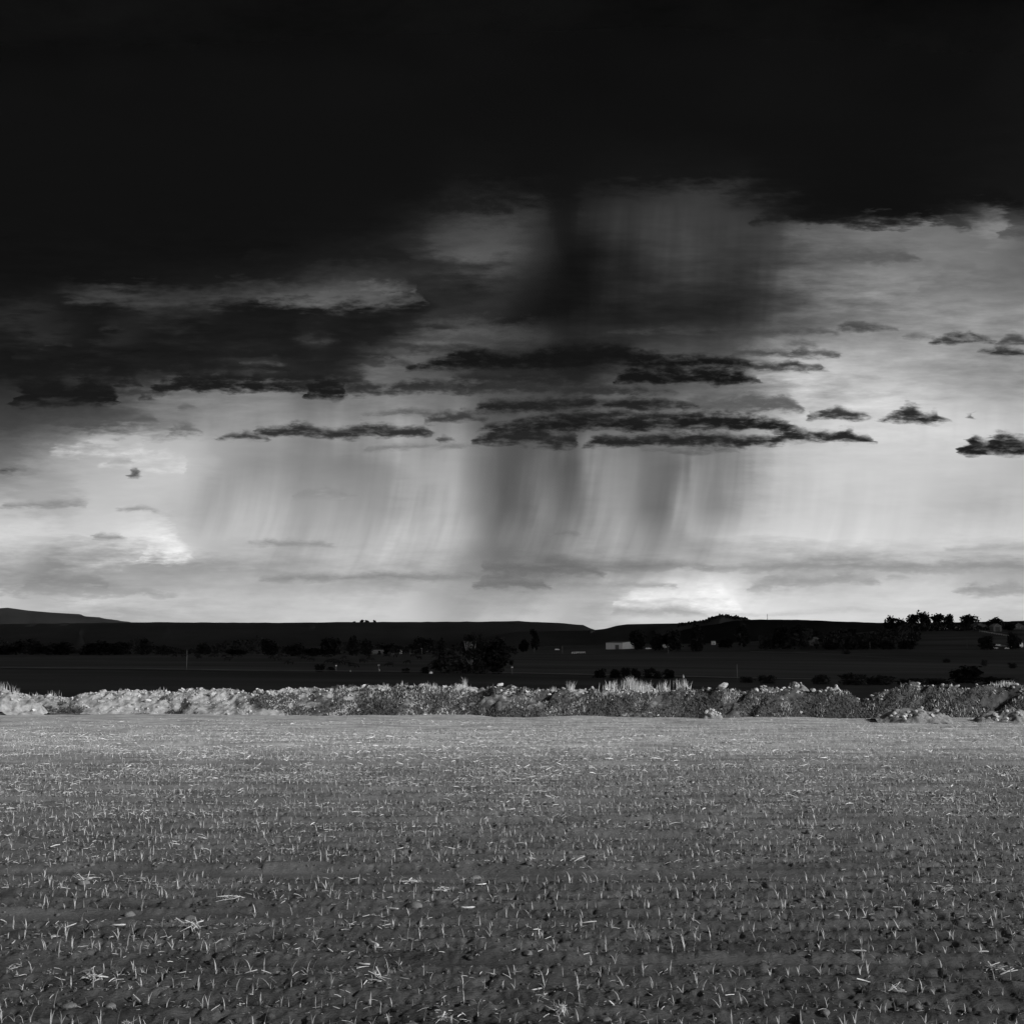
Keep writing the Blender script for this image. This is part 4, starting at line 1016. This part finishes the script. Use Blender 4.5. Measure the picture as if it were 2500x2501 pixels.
RT = [(2149,1538,22,20,'round','small dark tree left of the first ridge house'),(2172,1540,38,24,'round','dark tree above the first ridge house'),(2201,1540,32,30,'round','low dark tree between the first and second ridge houses'),
 (2227,1538,40,30,'round','dark tree behind the second ridge house'),(2256,1538,46,34,'round','tallest dark tree on the ridge, above the gabled house'),(2291,1537,40,32,'round','left tree of the dark pair behind the long low house'),
 (2316,1537,38,28,'round','right tree of the dark pair behind the long low house'),(2372,1537,40,42,'round','dark tree with a pointed top above the wide gabled house'),(2430,1537,30,40,'round','rounded dark tree behind the garage'),(2468,1540,18,22,'round','small dark tree near the right edge of the ridge')]
for i, (px, py, h, w, kd, lab) in enumerate(RT): tree('ridge_tree', lab, px, py, h, w * 1.3, kd, 1 + i % 7, group=gr)
LT = [(1905,1585,62,50,'broad black tree at the left foot of the house ridge'),(1945,1572,48,50,'second black tree at the left foot of the house ridge'),(1985,1560,24,34,'dark tree behind the grey barn'),(2030,1586,22,44,'black bush right of the grey barn'),(2075,1586,18,46,'low black bush in the hedge below the ridge, left end'),(2120,1586,22,50,'low black bush in the hedge below the ridge, by the pole'),(2165,1586,22,50,'low black bush in the middle of the hedge below the ridge'),(2212,1586,24,46,'low black bush in the hedge below the ridge, right end'),(2075,1560,26,40,'dark tree on the slope right of the barn'),(2405,1588,36,44,'round dark tree before the parked cars on the right'),(2474,1586,44,42,'round dark tree at the right behind the parked cars'),(2235,1560,32,28,'dark tree on the slope below the gabled house')]
for i, (px, py, h, w, lab) in enumerate(LT): tree('slope_tree', lab, px, py, h, w, 'round', 1 + (i * 3) % 7, group='trees below the house ridge')
SH = [(1464,1656,28,36,'lone black shrub left of the bright dry grass'),(1502,1656,28,34,'black shrub behind the left end of the dry grass'),(1526,1657,32,30,'black shrub behind the tallest dry grass, left'),(1552,1657,30,34,'black shrub right behind the tallest dry grass'),(1582,1657,30,32,'black shrub behind the dry grass, right of the tallest'),(1606,1658,24,28,'small black shrub near the right end of the dry grass'),(1632,1658,30,32,'black shrub at the right end of the shrub row'),
 (780,1640,22,32,'round black bush on the lane left of centre'),(808,1640,14,24,'low black bush touching the round lane bush'),(990,1643,14,22,'small black bush on the lane below the valley house'),(1037,1645,20,26,'black bush on the lane near the white dome'),
 (1822,1668,24,30,'dark shrub right of the lane pole'),(1874,1670,30,36,'dark shrub left of the pointed mound'),(2004,1672,34,36,'dark shrub behind the bare pale mound'),(2085,1674,40,50,'greyish shrub behind the gap in the heap'),(2145,1674,34,54,'broad dark shrub right of the gap in the heap'),(2220,1674,26,56,'low dark shrub behind the dark bank'),(2285,1672,22,50,'low dark shrub second behind the dark bank'),(2358,1668,50,70,'largest dark shrub behind the dark bank'),(2440,1672,26,60,'low dark shrub behind the dark bank near the right edge'),(2402,1626,18,20,'small shrub on the pasture track at the right'),(2309,1618,12,22,'tiny bush on the pasture track'),(2470,1632,16,24,'small shrub on the pasture track near the right edge'),(2064,1598,14,26,'tiny bush above the pasture track')]
for i, (px, py, h, w, lab) in enumerate(SH): tree('shrub', lab, px, py, h * (.85 if 11 <= i <= 19 and i != 18 else 1), w * (1.5 if 11 <= i <= 19 else 1), 'shrub', 1 + i % 5, LEAFL if 11 <= i <= 23 and i != 18 else None, cat='shrub', group='shrubs behind the heap')
for i, (px, w, h, lab) in enumerate([(866,10,5,'leftmost tiny tree on the flat skyline'),(884,12,9,'second tiny tree of the skyline clump'),(896,14,8,'third tiny tree of the skyline clump'),(915,10,8,'rightmost tiny tree of the skyline clump')]):
    Y = 3800; z = zat(1520.5, Y); tree('skyline_tree', lab, px, 0, h, w, 'round', 1 + i, group='tiny trees on the skyline', pos=Vector((xat(px, Y, z - 1.5), Y, z - 1.5)))
def hill_scrub():
    V = []; r = np.random.default_rng(5); n = 260
    px = r.uniform(1655, 1825, n); cp = np.array([(1655,1524),(1700,1517),(1722,1515),(1742,1506),(1758,1501),(1772,1503),(1800,1505),(1822,1511)])
    P = []
    for p in px:
        Y = 2600 + r.uniform(-60, 30); z = zat(np.interp(p, cp[:, 0], cp[:, 1]), 2600) + r.uniform(-6, 1); P.append((xat(p, Y, z), Y, z))
    base = [lump(1200 + i, .4, .9, 1) for i in range(5)]
    V, Fc = scatter([(a, tris(b)) for a, b in base], r.integers(0, 5, n), np.array(P), r.uniform(0, 6, n), r.uniform(1.2, 3.2, n))
    tag(obj('hill_scrub', mesh('hill_scrub', V, Fc, LEAF)), 'dark scrub covering the top of the wooded hill', 'scrub', kind='stuff')
hill_scrub()
def woodland():
    V = []; r = np.random.default_rng(9); n = 8000
    u = r.random(n); px = np.where(u < .66, r.uniform(-250, 1260, n), np.where(u < .9, r.uniform(1850, 2240, n), r.uniform(2130, 2520, n))); right = px > 1500; crest = u >= .9
    d = fbm(px / 70, px * 0, 15, 3) + .5
    Y = np.where(right, r.uniform(900, 1120, n), r.uniform(830, 1500, n)); Y = np.where(crest, r.uniform(1165, 1230, n), Y); X = (px - 1250) / F * Y
    z = ground_z(X, Y) + r.random(n) * np.where(crest, 2.0 + 6.0 * d, 2.0 + 9.0 * d * (1 + .3 * r.random(n)))
    p = np.stack([X, Y, z], 1); a = r.normal(0, 1, (n, 3)); a /= np.linalg.norm(a, axis=1)[:, None]
    b = np.cross(a, r.normal(0, 1, (n, 3))); b /= np.linalg.norm(b, axis=1)[:, None]; s = r.uniform(.8, 2.4, n)[:, None]
    V = np.stack([p - a * s, p + b * s * .7, p + a * s, p - b * s * .7], 1).reshape(-1, 3)
    tag(obj('distant_woodland', mesh('distant_woodland', V, np.arange(n * 4).reshape(n, 4), LEAF)), 'dark belt of distant trees and scrub below the mesa', 'woodland', kind='stuff')
woodland()

# ------------------------------------------------------------------ cattle
def cow_mesh(graze):
    hz, hx = (.35, 1.55) if graze else (1.45, 1.6)
    vs = [(0, 0, .98, .46), (-.7, 0, 1.02, .42), (.6, 0, 1.0, .44), (1.0, 0, 1.1 if not graze else .9, .28), (hx - .2, 0, (hz + 1.15) / 2 + .05, .2), (hx, 0, hz, .17), (hx + .3, 0, hz - .12, .11),
          (-.85, .17, .72, .2), (-.78, .18, .38, .11), (-.82, .18, .02, .09), (-.85, -.17, .72, .2), (-.78, -.18, .38, .11), (-.82, -.18, .02, .09),
          (.68, .17, .68, .18), (.68, .17, .36, .11), (.68, .17, .02, .09), (.68, -.17, .68, .18), (.68, -.17, .36, .11), (.68, -.17, .02, .09),
          (-1.05, 0, 1.15, .06), (-1.1, 0, .6, .03), (hx - .02, .2, hz + .1, .04), (hx - .02, -.2, hz + .1, .04)]
    ed = [(0, 1), (0, 2), (2, 3), (3, 4), (4, 5), (5, 6), (1, 7), (7, 8), (8, 9), (1, 10), (10, 11), (11, 12), (2, 13), (13, 14), (14, 15), (2, 16), (16, 17), (17, 18), (1, 19), (19, 20), (5, 21), (5, 22)]
    me = bpy.data.meshes.new('cow_skeleton'); me.from_pydata([v[:3] for v in vs], ed, [])
    o = bpy.data.objects.new('cow_skeleton', me); COL.objects.link(o)
    md = o.modifiers.new('skin', 'SKIN'); md.use_smooth_shade = True
    if not me.skin_vertices: me.skin_vertices.new()
    for i, v in enumerate(vs):
        me.skin_vertices[0].data[i].radius = (v[3], v[3]); me.skin_vertices[0].data[i].use_root = (i == 0)
    o.modifiers.new('sub', 'SUBSURF').levels = 1
    dg = bpy.context.evaluated_depsgraph_get(); dg.update()
    out = bpy.data.meshes.new_from_object(o.evaluated_get(dg)); out.name = 'cow'
    bpy.data.objects.remove(o); out.materials.clear(); out.materials.append(HIDE)
    return out
COWS = [cow_mesh(False), cow_mesh(True)]
CP = [(200,447),(260,430),(237,463),(320,434),(410,443),(432,453),(457,447),(495,468),(335,491),(585,434),(630,440),(630,487),(655,478),(740,453),(760,495),(683,493),(820,425),(875,480),(915,432),(930,465),(1062,435),(1122,438),(1248,433),(1300,455),(1215,487),(1080,510),(800,518)]
CP = [(600 + x * .3263, 1460 + y * .3263) for x, y in CP] + [(x * .3263, 1460 + y * .3263) for x, y in [(1245,428),(1310,438),(1380,438),(1485,433),(1492,452),(1595,438),(1622,436),(1680,438),(1752,432),(1798,438),(1705,468)]]
random.seed(3)
for i, (px, py) in enumerate(CP):
    p = on_ground(px, py + 3); s = random.uniform(1.05, 1.25)
    o = obj('cow', COWS[0 if random.random() < .35 else 1], loc=p, rz=random.choice((0, math.pi)) + random.uniform(-.7, .7), scale=s)
    tag(o, 'tiny black cow grazing on the dark pasture left of the tallest tree', 'cow', 'black cattle grazing in the valley')

# ------------------------------------------------------------------ buildings
def gable(name, label, px, py, wp, wall_h, roof_h, depth, wm, rm, yaw=0.0, end_on=False, door=None, windows=0, cat='house', group=None, over=.4):
    """walls, pitched roof, windows and door; wp is the front width in photo pixels"""
    p = on_ground(px, py); w = wp * p.y / F; e = empty(name, p, rz=yaw)
    wx, wy = w / 2, depth / 2; b = MB()
    if end_on:    # ridge runs away from the viewer
        b.add([(-wx, -wy, -1), (wx, -wy, -1), (wx, wy, -1), (-wx, wy, -1), (-wx, -wy, wall_h), (wx, -wy, wall_h), (wx, wy, wall_h), (-wx, wy, wall_h), (0, -wy, wall_h + roof_h), (0, wy, wall_h + roof_h)],
              [(0, 1, 5, 8, 4), (1, 2, 6, 5), (2, 3, 7, 9, 6), (3, 0, 4, 7), (0, 3, 2, 1)])
        r = MB(); t = .18
        for s in (-1, 1):
            x1, z1 = s * (wx + over), wall_h - roof_h * over / wx
            P = [(0, -wy - over, wall_h + roof_h + .03), (x1, -wy - over, z1 + .03), (x1, wy + over, z1 + .03), (0, wy + over, wall_h + roof_h + .03)]
            r.add(P + [(q[0], q[1], q[2] + t) for q in P], [(0, 1, 2, 3), (4, 7, 6, 5), (0, 4, 5, 1), (1, 5, 6, 2), (2, 6, 7, 3), (3, 7, 4, 0)])
    else:
        b.add([(-wx, -wy, -1), (wx, -wy, -1), (wx, wy, -1), (-wx, wy, -1), (-wx, -wy, wall_h), (wx, -wy, wall_h), (wx, wy, wall_h), (-wx, wy, wall_h), (-wx, 0, wall_h + roof_h), (wx, 0, wall_h + roof_h)],
              [(0, 1, 5, 4), (1, 2, 6, 9, 5), (2, 3, 7, 6), (3, 0, 4, 8, 7), (0, 3, 2, 1)])
        r = MB(); t = .18
        for s in (-1, 1):
            y1, z1 = s * (wy + over), wall_h - roof_h * over / wy
            P = [(-wx - over, 0, wall_h + roof_h + .03), (wx + over, 0, wall_h + roof_h + .03), (wx + over, y1, z1 + .03), (-wx - over, y1, z1 + .03)]
            r.add(P + [(q[0], q[1], q[2] + t) for q in P], [(0, 1, 2, 3), (4, 7, 6, 5), (0, 4, 5, 1), (1, 5, 6, 2), (2, 6, 7, 3), (3, 7, 4, 0)])
    b.build('wall', wm, e); r.build('roof', rm, e)
    for k in range(windows):
        x = -wx + w * (k + .7) / (windows + .4)
        f = MB().box((x, -wy - .04, wall_h * .58), (1.3, .08, 1.2)).build('window', WHITEW, e); MB().box((x, -wy - .09, wall_h * .58), (1.1, .03, 1.0)).build('pane', GLASS, f)
    if door:
        x, dw, dh = door; d = MB().box((x * wx, -wy - .05, dh / 2), (dw, .1, dh)).build('door', ROOFD, e); MB().box((x * wx + dw * .38, -wy - .13, dh * .5), (.08, .06, .2)).build('handle', METAL, d)
    return tag(e, label, cat, group)
def metal_shed():
    p = on_ground(1516, 1585); k = p.y / F; L = 66 * k; Wd = 46 * k; e = empty('metal_shed', p, rz=-.62)
    hgt = 15 * k; rz = 2.4 * k; b = MB()
    b.add([(-Wd / 2, -L / 2, -1), (Wd / 2, -L / 2, -1), (Wd / 2, L / 2, -1), (-Wd / 2, L / 2, -1), (-Wd / 2, -L / 2, hgt), (Wd / 2, -L / 2, hgt), (Wd / 2, L / 2, hgt), (-Wd / 2, L / 2, hgt), (-Wd / 2, 0, hgt + rz), (Wd / 2, 0, hgt + rz)],
          [(0, 1, 5, 4), (1, 2, 6, 9, 5), (2, 3, 7, 6), (3, 0, 4, 8, 7)])
    b.build('wall', METAL, e)
    r = MB()
    for s in (-1, 1):
        P = [(-Wd / 2 - .3, 0, hgt + rz + .05), (Wd / 2 + .3, 0, hgt + rz + .05), (Wd / 2 + .3, s * (L / 2 + .3), hgt + .02), (-Wd / 2 - .3, s * (L / 2 + .3), hgt + .02)]
        r.add(P + [(q[0], q[1], q[2] + .15) for q in P], [(0, 1, 2, 3), (4, 7, 6, 5), (0, 4, 5, 1), (1, 5, 6, 2), (2, 6, 7, 3), (3, 7, 4, 0)])
    r.build('roof', ROOFL, e)
    d = MB().box((Wd * .18, -L / 2 - .06, 1.8), (3.6, .1, 3.6)).build('door', GREYW, e); MB().box((Wd * .18 + 1.3, -L / 2 - .14, 1.6), (.1, .08, .3)).build('handle', ROOFD, d)
    for i in range(6): MB().box((-Wd / 2 + Wd * (i + .5) / 6, -L / 2 - .03, hgt / 2), (.12, .05, hgt - .2)).build('rib', METAL, e)
    tag(e, 'low pale metal shed standing among dark trees in the valley', 'shed')
metal_shed()
gable('white_building', 'long white building above the roof of the metal shed', 1534, 1567, 30, 3.2, 1.6, 9, WHITEW, ROOFD, .1, windows=3, cat='building')
gable('valley_house', 'dark-roofed house with white wall strip in the valley centre', 1027, 1592, 34, 2.6, 2.6, 9, WHITEW, ROOFD, .1, windows=2, door=(.1, 1, 2.1), over=1.0)
gable('open_carport', 'small pale open-fronted shelter left of the valley house', 970, 1597, 24, 2.7, .5, 6, WHITEW, ROOFL, 0, door=(0, 3.8, 2.3), cat='shelter')
gable('tarp_roof_shed', 'low shed with a bright sloping roof beside the round trees', 920, 1597.5, 30, 1.2, 1.6, 8, GREYW, ROOFL, .2, cat='shed')
gable('small_cottage', 'small white cottage half hidden left of the tallest tree', 1080, 1597, 14, 2.6, 1.2, 6, WHITEW, ROOFD, 0, door=(.3, .9, 2), cat='house')
gable('lit_cabin', 'tiny bright cabin right of the metal shed trees', 1741, 1574, 9, 3.4, .8, 4, WHITEW, ROOFD, 0, door=(.1, .9, 2), cat='cabin')
gable('grey_barn', 'grey gabled barn at the left foot of the house ridge', 1982, 1576, 35, 4.6, 1.8, 12, GREYW, GREYW, .15, end_on=True, door=(0, 3, 3), cat='barn')
gable('garden_shed', 'small pale shed just left of the grey barn', 1951, 1571, 9, 2.4, .7, 3, METAL, ROOFD, 0, door=(0, .9, 1.9), cat='shed')
gh = 'houses on the ridge'
gable('ridge_house', 'leftmost ridge house with a bright white wall', 2155, 1534, 20, 2.8, 2.0, 8, WHITEW, ROOFL, .4, end_on=True, windows=1, door=(.3, 1, 2), group=gh)
gable('ridge_house', 'second ridge house from the left, only its pale roof showing', 2222, 1532, 14, 2.2, 2.0, 8, GREYW, ROOFL, .1, windows=1, group=gh)
gable('ridge_house', 'gabled grey house below the tallest ridge tree', 2260, 1538, 22, 3.4, 3.0, 9, GREYW, ROOFL, .35, end_on=True, door=(-.4, 2.4, 2.3), group=gh)
gable('ridge_house', 'long low house with a pale front on the ridge', 2318, 1537, 44, 2.6, 1.8, 8, METAL, ROOFD, 0, windows=4, door=(.1, 1, 2), group=gh)
gable('ridge_house', 'widest gabled house on the ridge with broad eaves', 2388, 1538, 46, 2.6, 4.0, 10, GREYW, GREYW, .1, end_on=True, windows=3, door=(.4, 1, 2), group=gh, over=1.2)
gable('ridge_garage', 'garage with a large dark door beside the widest ridge house', 2431, 1542, 20, 4.6, 2.2, 8, GREYW, ROOFL, .05, end_on=True, door=(0, 4.2, 4.0), cat='garage', group=gh)
gable('ridge_house', 'rightmost ridge house with pale roof at the picture edge', 2487, 1537, 26, 2.8, 2.6, 9, GREYW, ROOFL, -.3, end_on=True, windows=2, door=(.5, 1, 2), group=gh)

# ------------------------------------------------------------------ poles and small white things
def pole(label, px, py, hp, arm=True, m=WOODP, wid=.16, name='utility_pole', cat='utility pole', pos=None):
    p = pos or on_ground(px, py); h = hp * p.y / F; e = empty(name, p)
    w = max(wid, .45 * p.y / F * 1.6)
    MB().tube([(0, 0, -.5), (0, 0, h * .5), (0, 0, h)], [w, w * .85, w * .7], 8).build('post', m, e, True)
    if arm:
        a = MB().box((0, -.1, h * .93), (h * .24, .14, .16)).build('crossarm', m, e)
        for x in (-.1, 0, .1): MB().tube([(x * h, -.1, h * .93 + .08), (x * h, -.1, h * .93 + .38)], [.07, .05], 6).build('insulator', WPAINT, a)
    return tag(e, label, cat, 'poles in the valley')
pole('pale pole standing on the lane at the left', 456, 1637, 48, False)
pole('pole standing by the left side of the tallest tree', 1058, 1644, 44, False)
pole('short pole with crossarm on the lane below the white tarp roof', 821, 1641, 14)
pole('short pole with crossarm on the lane left of the white dome', 925, 1642, 16)
pole('pole left of the metal shed', 1373, 1597, 20, False)
pole('pole with crossarm right of the metal shed', 1631, 1596, 18)
pole('pale pole on the lane right of the shrub row', 1799, 1660, 37, False)
pole('pole at the middle of the hedge below the ridge', 2123, 1587, 20, False)
pole('pole below the widest ridge house', 2360, 1583, 24, False)
pole('pole in front of the valley house', 1030, 1599, 16)
pole('pole left of the valley house', 1002, 1599, 12, False)
pole('short pole with crossarm right of the tallest tree', 1250, 1647, 16)
Y = 1900; z = zat(1513.5, Y)
pole('thin antenna mast on the skyline right of the wooded hill', 1873, 0, 14, False, METAL, .1, 'antenna_mast', 'mast', Vector((xat(1873, Y, z), Y, z)))
def dome(label, px, py, wp, hp, name='dome_tank', cat='tank'):
    p = on_ground(px, py); k = p.y / F; R = wp * k / 2; Hh = hp * k; e = empty(name, p); b = MB(); n = 16
    prof = [(1, -.3), (1, .15), (.93, .45), (.75, .72), (.45, .92), (.12, 1.0)]
    V = [(R * r * math.cos(2 * math.pi * i / n), R * r * math.sin(2 * math.pi * i / n), Hh * z) for r, z in prof for i in range(n)]
    f = [(j * n + i, j * n + (i + 1) % n, (j + 1) * n + (i + 1) % n, (j + 1) * n + i) for j in range(len(prof) - 1) for i in range(n)] + [tuple(range((len(prof) - 1) * n, len(prof) * n))]
    b.add(V, f).build('shell', WPAINT, e, True)
    MB().tube([(0, 0, Hh * .95), (0, 0, Hh * 1.12)], [R * .22, R * .2], 10).build('cap', WPAINT, e)
    return tag(e, label, cat)
dome('small white dome-shaped tank on the lane by the tallest tree', 1052, 1646, 9, 6)
dome('tiny white tank on the lane left of the short poles', 856, 1641, 4, 4)
dome('tiny white marker on the lane right of the shrub row', 1668, 1657, 4, 9, 'marker_post', 'marker')
dome('tiny white tank beside the short pole on the lane', 926, 1638, 4, 5)

def car(name, label, px, py, L, paint, kind='car', yaw=0.0):
    p = on_ground(px, py); e = empty(name, p, rz=yaw); k = L / 4.5
    prof = [(-2.2, .35), (2.2, .35), (2.25, .7), (2.1, .95), (1.2, 1.05), (.6, 1.5), (-1.3, 1.5), (-1.9, 1.0), (-2.25, .9)] if kind == 'car' else \
           [(-2.2, .45), (2.2, .45), (2.3, 1.0), (2.2, 2.1), (1.9, 2.35), (-1.9, 2.35), (-2.2, 2.1), (-2.3, 1.0)]
    n = len(prof); b = MB(); hw = .85 if kind == 'car' else 1.1
    b.add([(x * k, -hw * k, z * k) for x, z in prof] + [(x * k, hw * k, z * k) for x, z in prof],
          [tuple(range(n)), tuple(range(2 * n - 1, n - 1, -1))] + [(i, i + n, (i + 1) % n + n, (i + 1) % n) for i in range(n)])
    b.build('body', paint, e)
    wz = 1.25 if kind == 'car' else 1.7
    for x, w in ((-.7, .8), (.2, .7)): MB().box((x * k, -hw * k - .012, wz * k), (w * k, .02, .34 * k)).build('window', GLASS, e)
    for x in (-1.4, 1.4):
        for y in (-hw, hw):
            w = MB().tube([(x * k, (y - .1) * k, .32 * k), (x * k, (y + .1) * k, .32 * k)], [.32 * k, .32 * k], 12).build('wheel', RUBBER, e)
            MB().tube([(x * k, (y - .11) * k, .32 * k), (x * k, (y + .11) * k, .32 * k)], [.17 * k, .17 * k], 10).build('rim', METAL, w)
    return tag(e, label, 'car' if kind == 'car' else 'trailer', 'vehicles parked in the valley')
car('parked_car', 'white car parked right of the metal shed', 1582, 1586, 4.6, CARP)
car('camper_trailer', 'pale camper trailer between the trees right of the metal shed', 1628, 1584, 6.5, CARD, 'rv')
car('parked_car', 'white car far left of the metal shed', 1360, 1588, 4.2, CARP)
car('parked_car', 'left white car in front of the broad black ridge tree', 1911, 1575, 4.4, CARP)
car('parked_car', 'right white car in front of the broad black ridge tree', 1925, 1573, 5.0, CARP)
car('parked_car', 'white car nearest the round tree at the right', 2436, 1578, 4.6, CARP, yaw=-.3)
car('parked_car', 'white car second from the round tree at the right', 2448, 1580, 4.6, CARD, yaw=-.3)
car('parked_car', 'white car close to the right edge', 2470, 1578, 4.4, CARP)
car('camper_trailer', 'white camper trailer at the right edge of the pasture', 2482, 1583, 7.5, CARP, 'rv')
car('parked_car', 'white car first in the low row at the right', 2428, 1585, 4.2, CARP)
car('parked_car', 'white car last in the low row at the right', 2459, 1586, 4.2, CARP)

def fence(label, a, b, n, hgt, m):
    P = [on_ground(a[0] + (b[0] - a[0]) * i / n, a[1] + (b[1] - a[1]) * i / n) for i in range(n + 1)]
    e = empty('rail_fence', P[0])
    for i, p in enumerate(P):
        MB().box(p - P[0] + Vector((0, 0, hgt / 2)), (.25, .25, hgt)).build('post', m, e)
        if i:
            q = P[i - 1] - P[0]; r = p - P[0]
            for z in (.5, .92): MB().tube([q + Vector((0, 0, hgt * z)), r + Vector((0, 0, hgt * z))], [.11, .11], 4).build('rail', m, e)
    tag(e, label, 'fence')
fence('pale rail fence in front of the metal shed', (1396, 1597), (1428, 1596), 6, 1.3, WHITEW)
fence('pale rail fence running down the ridge at the right', (2392, 1543), (2462, 1555), 12, 1.3, METAL)
